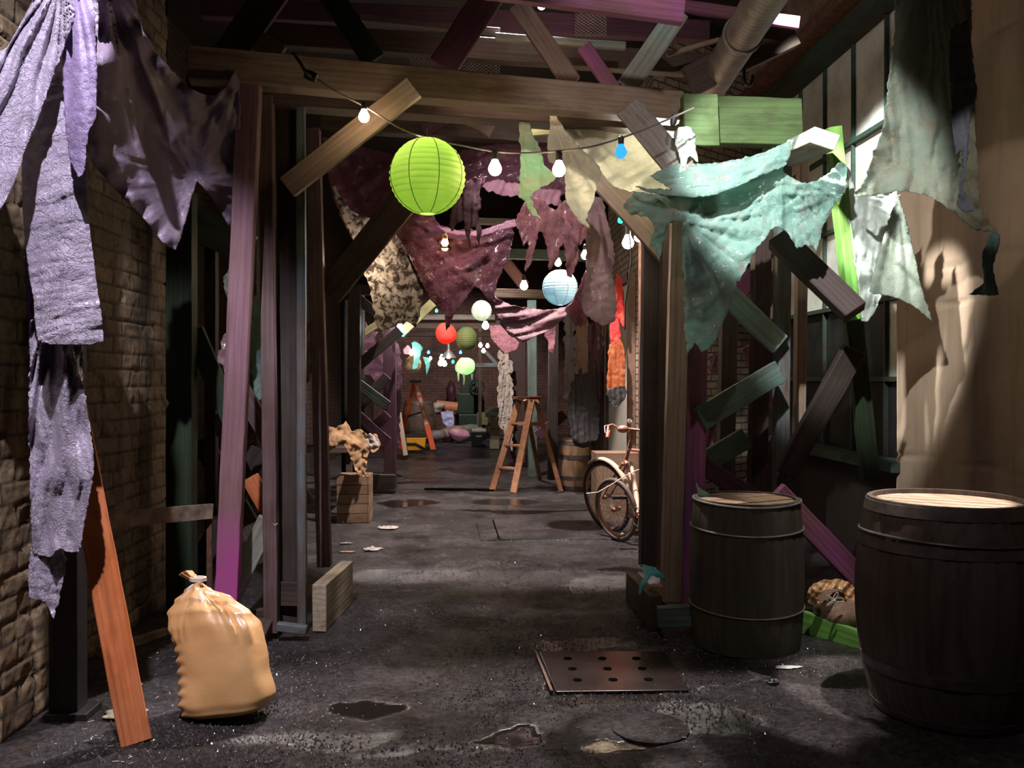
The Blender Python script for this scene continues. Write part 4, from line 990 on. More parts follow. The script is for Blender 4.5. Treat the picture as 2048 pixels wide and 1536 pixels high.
cl('white_scrap', 'crumpled white scrap hooked on the right end of the beam', 'rag',
   [(1348,262,4.65),(1362,254,4.65),(1380,254,4.65),(1390,272,4.65),(1391,300,4.65),(1396,326,4.65),(1380,312,4.65),(1374,322,4.65),(1368,350,4.65),(1358,374,4.65),(1356,352,4.65),(1362,322,4.65),(1354,300,4.65),(1350,280,4.65)],
   c_white, waves=[(0,15,.012,0)], crum=.03, step=3, jag=4, seed=16)
cl('white_sheet', 'brilliant white sheet hanging from the knot on the green post', 'sheet',
   [(1682,326,5.0),(1700,340,5.0),(1712,386,5.0),(1740,388,5.05),(1775,392,5.1),(1802,388,5.1),(1796,430,5.1),(1788,480,5.1),(1780,530,5.08),(1768,575,5.06),(1754,615,5.05),(1738,640,5.04),(1722,642,5.02),(1722,600,5.0),(1714,550,5.0),(1706,500,5.0),(1700,450,5.0),(1690,405,5.0),(1684,370,5.0)],
   c_white, radial=[(1692,388,8,.03,220)], waves=[(10,40,.02,0)], crum=.016, step=4, jag=3, seed=17)
cl('grey_sheet', 'small grey green pennant hanging in front of the brilliant white sheet', 'sheet',
   [(1796,394,4.95),(1812,440,4.95),(1826,500,4.95),(1842,570,4.95),(1864,642,4.95),(1836,618,4.95),(1800,598,4.95),(1768,590,4.95),(1738,582,4.95),(1752,530,4.95),(1768,470,4.95),(1784,420,4.95)],
   c_gg2, radial=[(1796,390,6,.025,260)], crum=.01, step=4, jag=3, seed=18)
cl('grey_green_sheet', 'big stained grey green sheet hanging from the ceiling by the plaster wall', 'sheet',
   [(1797,-25,4.5),(1938,-25,4.4),(1942,80,4.4),(1952,180,4.4),(1950,260,4.4),(1956,330,4.4),(1958,400,4.4),(1968,430,4.42),(1998,468,4.45),(1978,462,4.45),(1945,458,4.45),(1920,436,4.45),(1885,408,4.5),(1850,390,4.5),(1808,382,4.55),(1770,388,4.6),(1735,392,4.7),(1708,392,4.8),(1726,365,4.7),(1742,325,4.65),(1756,285,4.6),(1768,240,4.55),(1778,150,4.5),(1790,60,4.5)],
   c_gg, radial=[(1870,-120,9,.035,700),(1998,470,8,.02,120),(1706,392,8,.02,100)], waves=[(4,58,.018,1)], crum=.014, step=5, jag=5, seed=19)
cl('blue_strip', 'slate blue torn strip over the edge of the big grey green sheet', 'rag',
   [(1902,60,4.3),(1936,40,4.3),(1944,120,4.3),(1954,180,4.3),(1940,230,4.3),(1936,290,4.3),(1932,340,4.3),(1926,380,4.3),(1948,420,4.32),(1930,425,4.32),(1914,410,4.32),(1920,370,4.3),(1924,300,4.3),(1912,310,4.3),(1904,260,4.3),(1902,200,4.3),(1898,140,4.3)],
   c_bl, waves=[(0,22,.012,0)], crum=.02, step=4, jag=5, seed=20)
cl('blue_tail', 'twisted blue green tail of cloth hanging at the plaster wall', 'rag',
   [(1982,466,4.4),(2000,470,4.4),(1996,500,4.4),(1986,530,4.4),(1990,560,4.4),(1998,590,4.4),(1970,590,4.4),(1938,588,4.4),(1968,566,4.4),(1964,530,4.4),(1966,500,4.4),(1976,480,4.4)],
   clothm('blue_green_rag', (0.09, 0.19, 0.19), (0.06, 0.12, 0.13), transl=.2), waves=[(0,16,.015,0)], crum=.02, step=3, jag=3, seed=21)
# centre
cl('maroon_backdrop', 'dusky maroon cloth stretched behind the bulbs under the beam', 'sheet',
   [(640,276,6.9),(700,286,6.9),(770,305,6.9),(850,318,6.9),(930,300,6.9),(1000,286,6.9),(1060,276,6.9),(1140,296,6.9),(1170,360,6.9),(1120,392,6.9),(1040,386,6.9),(960,372,6.9),(900,400,6.9),(820,440,6.9),(760,470,6.9),(700,470,6.9),(668,400,6.9)],
   c_mar, radial=[(640,276,9,.03,250)], waves=[(70,60,.03,0)], crum=.03, step=5, jag=4, seed=22)
cl('pink_edge', 'bright pink hem of cloth running behind the two warm bulbs', 'sheet',
   [(958,372,6.7),(990,360,6.7),(1040,368,6.7),(1080,378,6.7),(1120,380,6.7),(1122,408,6.7),(1108,412,6.7),(1070,398,6.7),(1010,392,6.7)], c_pinkb, waves=[(20,22,.03,0)], crum=.04, step=3.5, jag=7, seed=23)
cl('mottled_sheet', 'white sheet mottled with dark brown hanging beside the left bulb', 'sheet',
   [(664,362,6.5),(700,420,6.5),(752,440,6.5),(790,450,6.5),(808,490,6.5),(826,540,6.5),(846,580,6.5),(842,610,6.5),(832,655,6.5),(812,640,6.5),(790,650,6.5),(768,668,6.5),(752,650,6.5),(744,600,6.5),(734,560,6.5),(722,520,6.5),(706,480,6.5),(684,430,6.5)],
   c_mott, radial=[(680,360,8,.03,340)], crum=.025, step=4, jag=5, seed=24)
cl('maroon_sheet', 'broad maroon swag drooping to a point above the red lantern', 'sheet',
   [(752,420,6.2),(800,418,6.2),(860,425,6.2),(880,450,6.2),(920,460,6.2),(970,458,6.2),(1004,450,6.2),(1028,440,6.2),(1026,480,6.2),(1014,520,6.2),(996,560,6.2),(984,606,6.2),(972,596,6.2),(958,575,6.2),(942,582,6.2),(920,610,6.2),(906,632,6.2),(892,662,6.2),(890,630,6.2),(880,618,6.2),(864,600,6.2),(848,575,6.2),(826,530,6.2),(806,490,6.2),(780,450,6.2)],
   c_mar, radial=[(1028,442,10,.035,180),(770,420,8,.03,300)], waves=[(60,80,.03,0)], crum=.03, step=4, jag=5, seed=25)
cl('pink_edge', 'thin pink hem along the top of the broad maroon swag', 'sheet',
   [(872,452,6.1),(920,462,6.1),(965,460,6.1),(1006,446,6.1),(1030,438,6.1),(1034,452,6.1),(1006,458,6.1),(960,472,6.1),(900,468,6.1)], c_pinkb, crum=.02, step=3, seed=26)
cl('dark_rag', 'dark maroon tatter dangling right of the green lantern', 'rag',
   [(920,370,5.6),(940,360,5.6),(975,352,5.6),(960,380,5.6),(962,410,5.6),(956,430,5.6),(964,460,5.6),(958,490,5.6),(948,452,5.6),(940,470,5.6),(944,500,5.6),(930,470,5.6),(928,440,5.6),(912,450,5.6),(902,462,5.6),(900,430,5.6),(912,405,5.6),(926,390,5.6)],
   c_dmar, waves=[(0,18,.02,0)], crum=.03, step=3.5, jag=5, seed=27)
cl('shredded_cloth', 'rose red cloth shredded into long tongues above the blue white lantern', 'rag',
   [(1052,392,6.0),(1080,398,6.0),(1110,420,6.0),(1130,400,6.0),(1160,420,6.0),(1180,450,6.0),(1172,478,6.0),(1156,490,6.0),(1158,520,6.0),(1150,535,6.0),(1144,555,6.0),(1134,552,6.0),(1132,520,6.0),(1126,485,6.0),(1118,510,6.0),(1108,530,6.0),(1098,540,6.0),(1096,505,6.0),(1086,470,6.0),(1078,462,6.0),(1070,495,6.0),(1066,520,6.0),(1050,545,6.0),(1052,510,6.0),(1058,480,6.0),(1046,492,6.0),(1040,470,6.0),(1030,440,6.0),(1044,415,6.0)],
   c_marr, waves=[(10,36,.03,0)], radial=[(1100,390,8,.02,200)], crum=.02, step=3.5, jag=4, seed=28)
cl('rose_sheet', 'long glossy rose brown bag of cloth hanging right of the blue white lantern', 'sheet',
   [(1176,400,6.1),(1190,392,6.1),(1206,398,6.1),(1212,430,6.1),(1222,470,6.1),(1230,510,6.1),(1224,545,6.1),(1232,590,6.1),(1230,640,6.1),(1206,652,6.1),(1188,642,6.1),(1170,628,6.1),(1162,600,6.1),(1170,560,6.1),(1172,500,6.1),(1168,450,6.1)],
   c_rose, radial=[(1190,390,7,.03,400)], crum=.025, step=3.5, jag=4, seed=29)
cl('rose_fold', 'duller maroon fold joining the rose brown cloth to the lower swag', 'sheet',
   [(1172,540,7.0),(1180,590,7.0),(1174,640,7.0),(1160,655,7.0),(1142,636,7.0),(1130,620,7.0),(1146,600,7.0),(1158,575,7.0)], c_marr, radial=[(1172,540,6,.02,200)], crum=.02, step=3.5, seed=30)
cl('maroon_swag', 'low dark maroon hammock of cloth above the wooden stepladder', 'sheet',
   [(984,588,8.6),(1000,600,8.6),(1040,614,8.6),(1090,620,8.6),(1130,614,8.6),(1150,604,8.6),(1132,632,8.6),(1106,656,8.6),(1072,672,8.6),(1046,684,8.6),(1030,672,8.6),(1008,655,8.6),(994,630,8.6)],
   clothm('wine_cloth', (0.14,0.06,0.075), (0.09,0.035,0.05), transl=.15), waves=[(75,24,.04,0)], crum=.02, step=3.5, seed=31)
cl('red_rag', 'flat brick red rag at the left of the low maroon hammock', 'rag',
   [(980,652,9.5),(1000,650,9.5),(1016,668,9.5),(1038,685,9.5),(1032,700,9.5),(1012,708,9.5),(996,694,9.5),(982,676,9.5)], c_marr, crum=.02, step=3, seed=32)
cl('red_rag', 'small pinkish red rag hanging behind the low maroon hammock', 'rag',
   [(1094,640,9.6),(1112,634,9.6),(1110,680,9.6),(1106,706,9.6),(1098,704,9.6),(1096,682,9.6),(1088,672,9.6)], c_marr, crum=.02, step=3, seed=33)
cl('red_cloth', 'scarlet and white cloth hanging on the cream door', 'cloth',
   [(1234,545,9.0),(1242,556,9.0),(1248,590,9.0),(1250,650,9.0),(1244,655,9.0),(1240,640,9.0),(1232,640,9.0),(1228,580,9.0)], c_red, waves=[(0,9,.02,0)], crum=.01, step=3, seed=34)
cl('red_cloth', 'crumpled scarlet cloth below the rose brown bag of cloth', 'cloth',
   [(1220,645,9.0),(1236,640,9.0),(1240,660,9.0),(1238,690,9.0),(1230,700,9.0),(1222,690,9.0)], c_red, waves=[(0,7,.02,0)], crum=.03, step=3, seed=35)
cl('orange_cloth', 'rust orange cloth with charred fringe hanging on the cream door', 'cloth',
   [(1218,690,9.0),(1240,678,9.0),(1249,700,9.0),(1250,770,9.0),(1246,790,9.0),(1236,800,9.0),(1228,788,9.0),(1214,780,9.0),(1216,730,9.0)], c_orange, waves=[(0,9,.02,0)], crum=.02, step=3, seed=36)
cl('black_fringe', 'charred black fringe under the rust orange cloth', 'cloth',
   [(1214,778,8.95),(1250,772,8.95),(1248,800,8.95),(1236,812,8.95),(1228,816,8.95),(1218,800,8.95)], c_blk, waves=[(0,6,.02,0)], crum=.03, step=3, jag=5, seed=37)
for i, (lb, P, m, s) in enumerate([
  ('long grey garment hanging behind the stepladder', [(1128,630),(1150,630),(1150,740),(1146,796),(1126,796),(1130,720)], c_grey, 38),
  ('long tan garment hanging right of the grey one', [(1154,640),(1176,640),(1178,700),(1176,744),(1152,748),(1150,700)], c_tan, 39),
  ('black ragged garment below the tan one', [(1150,745),(1200,720),(1200,800),(1196,880),(1160,886),(1140,870),(1136,800)], c_blk, 40),
  ('narrow dark violet garment by the door edge', [(1178,648),(1204,652),(1206,720),(1200,800),(1182,790),(1178,720)], c_dmar, 41),
  ('pale brown strip of cloth hanging below the glossy bag', [(1196,650),(1208,650),(1206,705),(1198,708)], c_tan, 42)]):
    cl('hanging_garment', lb, 'garment', [(x, y, 10.3) for x, y in P], m, waves=[(0,11,.03,i)], crum=.02, step=3.5, jag=7, seed=s)
# scraps in the left bay
for i, (lb, P, m, Yv) in enumerate([
  ('dusty pink scrap behind the leaning pink post', [(446,672),(470,660),(472,760),(456,770),(446,730),(434,722)], c_rose, 5.1),
  ('pale grey scrap high behind the leaning pink post', [(446,556),(476,520),(478,600),(462,640),(456,600)], c_gg2, 5.1),
  ('teal rag hanging between the pink and brown posts', [(505,600),(530,580),(532,720),(522,800),(508,790),(502,700)], c_teal, 5.7),
  ('tiny white scrap caught on the bottle green post', [(322,786),(338,806),(332,816),(326,806)], c_white, 5.2),
  ('greyish scrap caught beside the slender inner post', [(606,668),(628,640),(630,730),(612,772),(604,740)], c_tan, 5.9),
  ('dark bundle of rag halfway down the left bay', [(430,830),(470,815),(475,870),(450,885),(432,870)], c_grey, 6.3),
  ('maroon crumple behind the far portal frame', [(726,705),(745,700),(768,690),(772,715),(770,740),(762,752),(750,768),(740,752),(728,750)], c_dmar, 11.8),
  ('dull crumple above the maroon one in the far frame', [(722,640),(738,655),(756,664),(750,684),(758,700),(742,696),(730,706)], c_dmar, 11.9),
  ('long maroon strip right of the dark red far post', [(792,690),(800,700),(804,760),(800,830),(798,895),(793,890)], c_dmar, 11.6),
  ('tattered maroon clump in the right bay', [(1418,712),(1446,706),(1454,722),(1436,744),(1420,742)], c_marr, 6.2),
  ('dangling maroon shreds low in the right bay', [(1412,850),(1456,838),(1452,868),(1438,900),(1424,880),(1410,900)], c_marr, 6.2)]):
    cl('rag', lb, 'rag', [(x, y, Yv) for x, y in P], m, crum=.03, waves=[(20,20,.02,i)], step=3.5, jag=4, seed=50 + i)
# tattered white strips at the far right of the passage
for i, (x, y0, y1, w) in enumerate([(1002, 700, 860, 9), (1012, 690, 880, 10), (1020, 720, 900, 8)]):
    cl('tattered_strip', ['leftmost', 'middle', 'rightmost'][i] + ' of three tattered whitish strips by the far brown post', 'rag',
       [(x - w/2, y0, 13.8), (x + w/2, y0 + 10, 13.8), (x + w/2 + 2, (y0+y1)/2, 13.8), (x + w/2, y1, 13.8), (x - w/2, y1 - 12, 13.8), (x - w/2 - 2, (y0+y1)/2 - 20, 13.8)], c_scrap, crum=.05, waves=[(8,5,.05,i)], step=2.2, jag=6, seed=70 + i, group='tattered strips')
# ------------------------------------------------------------------ barrels
def barrel(cx, cy, H, rt, rm, rb, stave, head, hoopm, hoops, label, nst=22, lid='planks', lean=None, seed=0, hoopw=0.04, z0=0):
    org = Vector((cx, cy, z0))
    t = thing('barrel', org, label, 'barrel')
    rnd = random.Random(seed)
    def rr(z):
        u = z / H
        base = rb + (rt - rb) * u
        return base + (rm - (rb + rt) / 2) * (1 - (2 * u - 1) ** 2)
    seg = nst * 6
    offs = [rnd.uniform(-.0025, .0025) for _ in range(nst)]
    def rad(a, z):
        s = (a / (2 * math.pi) * nst) % 1; i = int(a / (2 * math.pi) * nst) % nst
        g = 0.992 if min(s, 1 - s) < 0.09 else 1
        return g + offs[i] / rm
    prof = [(rr(H * i / 22), H * i / 22) for i in range(23)]
    tops = prof + [(rr(H) - 0.022, H), (rr(H) - 0.022, H - 0.035)]
    b = MB().lathe(tops, org, seg, (0, 0, 1), True, False, rad=rad)
    b.build('staves', stave, t, True)
    hd = MB(); n = 7; R_ = rr(H) - 0.024
    for i in range(n):
        x0 = -R_ + 2 * R_ * i / n; x1 = x0 + 2 * R_ / n - 0.003
        pts = []
        k = 8
        for q in range(k + 1):
            x = x0 + (x1 - x0) * q / k; pts.append((x, -math.sqrt(max(0, R_ * R_ - x * x))))
        for q in range(k + 1):
            x = x1 + (x0 - x1) * q / k; pts.append((x, math.sqrt(max(0, R_ * R_ - x * x))))
        z = H - 0.02 + rnd.uniform(-.003, .003) + z0
        tilt = 0.0
        if lid == 'broken': tilt = [0, .01, 0, 0, 0.012, -.006, .0][i]; z += .012
        ca, sa = math.cos(seed), math.sin(seed)
        vs = [(cx + x * ca - y * sa, cy + x * sa + y * ca, z + tilt * x * 3) for x, y in pts] + [(cx + x * ca - y * sa, cy + x * sa + y * ca, z - 0.018) for x, y in pts]
        m_ = len(pts)
        fs = [tuple(range(m_)), tuple(range(m_, 2 * m_))[::-1]] + [(q, (q + 1) % m_, (q + 1) % m_ + m_, q + m_) for q in range(m_)]
        hd.add(vs, fs)
    hd.build('barrel_head', head, t)
    for (zf, wd_, wire) in hoops:
        z = H * zf; hb = MB()
        if wire:
            hb.tube([org + Vector(((rr(z) + .004) * math.cos(a), (rr(z) + .004) * math.sin(a), z + .006 * math.sin(a * 2 + seed))) for a in [2 * math.pi * i / 48 for i in range(48)]], wd_, 6, True)
        else:
            hb.lathe([(rr(z - wd_ / 2) - .002, z - wd_ / 2), (rr(z - wd_ / 2) + .004, z - wd_ / 2), (rr(z + wd_ / 2) + .004, z + wd_ / 2), (rr(z + wd_ / 2) - .002, z + wd_ / 2)], org, 64)
        hb.build('hoop', hoopm, t, True)
    return t
def stavem(name, c, dark, k=1.0):
    """upright staves: grain runs up Z"""
    m = wood(name, c, dark, wear=0.42, gx=26, gy=26)
    for n_ in m.node_tree.nodes:
        if n_.type == 'MAPPING':
            s = n_.inputs['Scale'].default_value
            n_.inputs['Scale'].default_value = (max(s[0], s[1]), max(s[1], 7), 1.6)
    return m
stv1 = stavem('dark_oak_staves', (0.125, 0.085, 0.07), (0.06, 0.038, 0.03))
stv2 = stavem('grey_oak_staves', (0.10, 0.085, 0.055), (0.05, 0.04, 0.03))
stv3 = stavem('golden_oak_staves', (0.46, 0.27, 0.12), (0.24, 0.12, 0.05))
hdm = wood('pale_oak_head', (0.55, 0.38, 0.27), (0.36, 0.22, 0.14), gx=20, gy=2.0)
hdm2 = wood('worn_oak_head', (0.44, 0.31, 0.19), (0.24, 0.15, 0.08), gx=20, gy=2.0)
hoopm = plain('dull_steel_hoop', (0.13, 0.11, 0.105), 0.45, 0.6, noise_amt=0.4, scale=12)
wirem = plain('galvanised_wire', (0.35, 0.32, 0.28), 0.4, 0.7)
A = G(1893, 1418)
barrel(A.x, A.y, 0.93, 0.325, 0.375, 0.30, stv1, hdm, hoopm, [(0.965, .045, 0), (0.80, .04, 0), (0.84, .006, 1), (0.235, .045, 0), (.03, .03, 0)], 'largest dark barrel in the right foreground with a pale wooden head', 24, seed=1)
A = G(1492, 1285)
BB2 = A.copy()
barrel(A.x, A.y, 0.80, 0.282, 0.305, 0.285, stv2, hdm2, wirem, [(0.80, .005, 1), (0.27, .004, 1), (0.985, .006, 1)], 'dark barrel with broken plank lid and wire hoops beside the right posts', 20, 'broken', seed=2)
A = G(1155, 978)
barrel(A.x, A.y, 0.66, 0.20, 0.255, 0.20, stv3, hdm, hoopm, [(0.93, .05, 0), (0.66, .055, 0), (0.25, .05, 0), (.05, .05, 0)], 'small golden oak barrel with dark hoops beyond the stepladder', 20, seed=3)
A = G(838, 884)
barrel(A.x, A.y, 0.95, 0.31, 0.38, 0.31, stavem('brown_cask', (0.16, 0.10, 0.06), (0.08, .05, .03)), hdm2, hoopm, [(0.93, .05, 0), (0.66, .055, 0), (0.3, .05, 0), (.05, .05, 0)], 'large dim cask behind the orange ladder', 20, seed=4)
cl('aqua_rag', 'small twist of aqua rag on the broken barrel lid', 'rag', [(1392,966,4.75),(1402,978,4.75),(1412,984,4.75),(1424,990,4.75),(1420,996,4.75),(1400,996,4.75),(1396,984,4.75)], c_teal, crum=.03, step=2.5, jag=3, seed=90)
cl('aqua_rag', 'turquoise rag draped over the block at the foot of the right posts', 'rag', [(1280,1128,4.95),(1296,1132,4.9),(1306,1134,4.85),(1330,1152,4.85),(1328,1160,4.85),(1304,1150,4.82),(1290,1170,4.8),(1278,1190,4.8),(1280,1168,4.8),(1290,1144,4.85)], c_aqua, crum=.02, step=3, jag=2, seed=91)
o = MB().tube([G(1738, 1345), G(1746, 1318, .06)], .009, 8).build('wooden_peg', plain('pale_dowel', (.4, .3, .2), .6)); tag(o, 'short pale peg on the floor against the largest barrel', 'peg')

# ------------------------------------------------------------------ sacks
def blob(name, C_, R, size, m, parent, f, seg=72, rings=48):
    vs = []; fs = []
    for i in range(rings + 1):
        v = i / rings
        for k in range(seg):
            a = 2 * math.pi * k / seg
            vs.append(Vector(C_) + R @ Vector(f(a, v)))
    for i in range(rings):
        for k in range(seg):
            k2 = (k + 1) % seg
            fs.append((i * seg + k, i * seg + k2, (i + 1) * seg + k2, (i + 1) * seg + k))
    fs.append(tuple(range(seg))[::-1]); fs.append(tuple(rings * seg + k for k in range(seg)))
    return MB().add(vs, fs).build(name, m, parent, True)
sackm = clothm('oiled_tan_canvas', (0.60, 0.34, 0.15), (0.46, 0.25, 0.10), stain=(0.10, 0.05, 0.025), st=0.29, transl=0.0, rough=0.40, coat=0.4, scale=3, bump=0.16, cre=.05)
A = G(440, 1442)
sk = thing('sack', A, 'shiny tan canvas sack tied at the neck on the left foreground floor', 'sack')
Rm = Matrix.Rotation(math.radians(-9), 3, 'Y') @ Matrix.Rotation(math.radians(-14), 3, 'Z') @ Matrix.Rotation(math.radians(-10), 3, 'X')
def fs1(a, v):
    H = 0.60
    pr = [(0, .72), (.03, .92), (.10, 1.0), (.3, .97), (.5, .95), (.64, .98), (.75, .88), (.84, .62), (.91, .33), (.955, .12), (1, .24)]
    w = .24
    for i in range(len(pr) - 1):
        if pr[i][0] <= v <= pr[i + 1][0]:
            q = (v - pr[i][0]) / (pr[i + 1][0] - pr[i][0]); q = q * q * (3 - 2 * q); w = pr[i][1] + (pr[i + 1][1] - pr[i][1]) * q; break
    hw, hd_ = 0.200 * w, 0.120 * w * (1.1 - .25 * v)
    ca, sa = math.cos(a), math.sin(a)
    ex = 0.60 if v < .6 else .60 + (v - .6) * 1.0
    x = hw * math.copysign(abs(ca) ** ex, ca); y = hd_ * math.copysign(abs(sa) ** (ex + .12), sa)
    fold = min(1, max(0, v - .52) * 2.6)
    pl = 1.3 * noise.noise(Vector((ca * 2.6, sa * 2.6, v * 1.2 + 3))) + .9 * (0.3 - abs(noise.noise(Vector((ca * 5, sa * 5, v * 1.5)))) * 2)
    k = 1 + 0.24 * fold * pl * (1 if v < .94 else .5)
    k += 0.035 * math.sin(v * 82 + 2 * sa) * min(1, max(0, -ca - .35) * 2.5) * max(0, min(1, (.70 - v) * 4))
    k += 0.04 * noise.noise(Vector((x * 10, y * 10, v * 5)))
    x *= k; y *= k
    x += -0.115 * v ** 2.6 + .02
    z = v * H * (1 - .10 * max(0, ca) * (v > .0) * min(1, v * 2) - .02 * max(0, -ca))
    z += 0.02 * noise.noise(Vector((x * 8, y * 8, 3))) * min(1, v * 5)
    if v > .97: x -= .03; z += .02
    return (x, y, z)
blob('bag', A + Vector((0.0, .06, 0.01)), Rm, 1, sackm, sk, fs1, 120, 90)
cord = plain('white_cord', (0.62, 0.56, 0.48), 0.7)
nk = A + Vector((0.0, .06, 0.01)) + Rm @ Vector((-.085, 0, .572))
b = MB()
for q in range(3): b.tube([nk + Vector((.034 * math.cos(a), .022 * math.sin(a), .006 * q)) for a in [i * math.pi / 6 for i in range(12)]], .004, 6, True)
b.tube([nk, nk + Vector((-.03, -.03, -.03)), nk + Vector((-.05, -.035, -.08)), nk + Vector((-.06, -.03, -.12))], .0045, 6)
b.build('tie_cord', cord, sk, True)
A2 = G(1672, 1262, 0.02)
A2 = W(1672, 1215, 4.85); base = Vector((A2.x, A2.y, 0.02))
s2 = thing('sack', base, 'small orange brown sack with white string lying between the two large barrels', 'sack')
def fs2(a, v):
    th = math.pi * (0.02 + .96 * v); r = math.sin(th)
    x = 0.155 * r * math.cos(a); y = 0.14 * r * math.sin(a); z = 0.135 - 0.125 * math.cos(th)
    k = 1 + .10 * math.sin(a * 6 + 3 * v) * max(0, v - .35) + .08 * noise.noise(Vector((x * 12, y * 12, z * 12)))
    return (x * k, y * k, z * (1 + .06 * math.sin(3 * a)))
blob('bag', base, Matrix.Rotation(math.radians(35), 3, 'X'), 1, clothm('muddy_canvas', (0.36, 0.24, 0.15), (0.22, 0.13, 0.08), transl=0, rough=.55), s2, fs2)
def fsc(a, v):
    th = math.pi * (0.35 + .3 * v); r = math.sin(th)
    return (0, 0, 0)
b = MB()
cc = base + Vector((0, 0, .14))
pts = []
cl('flap', None, None, [(1612,1196,4.74),(1618,1176,4.72),(1645,1160,4.72),(1680,1158,4.72),(1706,1170,4.72),(1716,1192,4.72),(1718,1214,4.7),(1700,1210,4.68),(1690,1196,4.68),(1684,1182,4.68),(1668,1176,4.68),(1645,1184,4.68),(1632,1190,4.69),(1640,1206,4.7),(1622,1210,4.72)], sackm, waves=[(40,26,.02,0)], crum=.04, step=3, seed=92, parent=s2).matrix_parent_inverse = Matrix.Translation(base).inverted()
b = MB(); kk = W(1668, 1200, 4.62)
for q in range(5):
    an = q * 1.26
    b.tube([kk + Vector((math.cos(an) * .028 * (1 + math.cos(u)) + math.sin(an) * .012 * math.sin(u), -.01 * q / 3, math.sin(an) * .028 * (1 + math.cos(u)) * .8 + .012 * math.cos(an) * math.sin(u))) for u in [i * math.pi / 5 for i in range(10)]], .0035, 5, True)
b.build('string', cord, s2, True)

# ------------------------------------------------------------------ bicycle
bk = thing('bicycle', G(1250, 1070), 'rusty old bicycle leaning by the column with its front wheel turned', 'bicycle')
rustf = plain('rusty_enamel', (0.42, 0.19, 0.13), 0.5, 0.3, noise_amt=0.4, scale=30)
cream = plain('cream_fender_enamel', (0.66, 0.46, 0.33), 0.4, 0.1, noise_amt=0.2, scale=12)
rubber = plain('black_tyre', (0.03, 0.027, 0.026), 0.6, noise_amt=0.3, scale=40)
steel = plain('bare_steel', (0.55, 0.5, 0.45), 0.3, 0.9)
def wheel(root, c, n, r, mt, with_spokes=True):
    n = Vector(n).normalized(); up = Vector((0, 0, 1)); u = n.cross(up).normalized(); v = u.cross(n)
    P = lambda a, rr, off=0: c + (u * math.cos(a) + v * math.sin(a)) * rr + n * off
    K = 48
    w = MB().tube([P(2 * math.pi * i / K, r - .02) for i in range(K)], .021, 10, True).build('tyre', mt, root, True)
    MB().tube([P(2 * math.pi * i / K, r - .045) for i in range(K)], .011, 6, True).build('rim', rustf, w, True)
    b = MB()
    for i in range(28):
        a = 2 * math.pi * i / 28; b.tube([P(a + (.5 if i % 2 else -.5), .022, .02 if i % 4 < 2 else -.02), P(a, r - .045)], .0015, 4)
    b.build('spokes', steel, w)
    MB().tube([c - n * .045, c + n * .045], .02, 10).build('hub', rustf, w, True)
    return P
Fx = W(1213, 993, 8.1); Hb = W(1250, 925, 7.86); Ht = W(1262, 882, 7.8); HC = W(1262, 858, 7.78); BBk = W(1281, 1032, 7.35); Rx = W(1330, 1018, 6.95)
nF = Vector((0.93, 0.52, 0.16))
P = wheel(bk, Fx, nF, .35, rubber)
wheel(bk, Rx, Vector((.98, .16, .12)), .34, rubber)
for s in (-1, 1):
    o_ = nF.normalized() * .05 * s
    MB().tube([Hb + o_ * .6, (Hb + Fx) / 2 + o_, Fx + o_], .011, 8, taper=lambda u: 1.2 - .4 * u).build('fork_blade', rustf, bk, True)
MB().tube([Hb - (Ht - Hb) * .15, Ht], .019, 10).build('head_tube', rustf, bk, True)
ST = W(1312, 905, 7.1)
b = MB(); b.tube([Hb + (Ht - Hb) * .1, BBk], .017, 10); b.build('down_tube', rustf, bk, True)
MB().tube([Hb + (Ht - Hb) * .6, ST], .015, 10).build('top_tube', rustf, bk, True)
MB().tube([BBk, ST + Vector((0, 0, .12))], .015, 10).build('seat_tube', rustf, bk, True)
b = MB(); b.tube([BBk, Rx], .01, 8); b.tube([ST, Rx], .009, 8); b.build('stay', rustf, bk, True)
b = MB().ball(ST + Vector((0.0, -.03, .15)), .1, 16, 10, (.75, 1.3, .35)); b.build('saddle', plain('brown_leather', (.12, .06, .04), .45), bk, True)
# bars
Lg = W(1216, 852, 7.75); Le = W(1213, 872, 7.66); Rg = W(1278, 860, 7.76); Re = W(1299, 857, 7.62)
b = MB(); b.tube([Ht, W(1263, 870, 7.8), HC], .013, 8); b.build('stem', rustf, bk, True)
b = MB(); b.tube([Le, W(1216, 858, 7.7), Lg, W(1224, 849, 7.76), W(1238, 857, 7.78), HC, Rg, W(1288, 862, 7.7), Re], .011, 10); b.build('handlebar', rustf, bk, True)
b = MB(); b.tube([W(1218, 862, 7.7), W(1214, 876, 7.64)], .017, 12); b.build('grip', plain('red_rubber_grip', (.35, .07, .05), .5), bk, True)
b = MB(); b.tube([W(1214, 850, 7.72), W(1209, 852, 7.7), W(1210, 866, 7.66)], .005, 6); b.build('brake_lever', steel, bk, True)
b = MB().ball(W(1246, 858, 7.74), .045, 16, 10, (1.2, 1, .8)); b.build('lamp_housing', rustf, bk, True)
b = MB().lathe([(.001, 0), (.02, .0), (.024, .01), (.018, .012)], W(1259, 843, 7.72), 16, (.1, -.9, .4), True, True); b.build('bell', steel, bk, True)
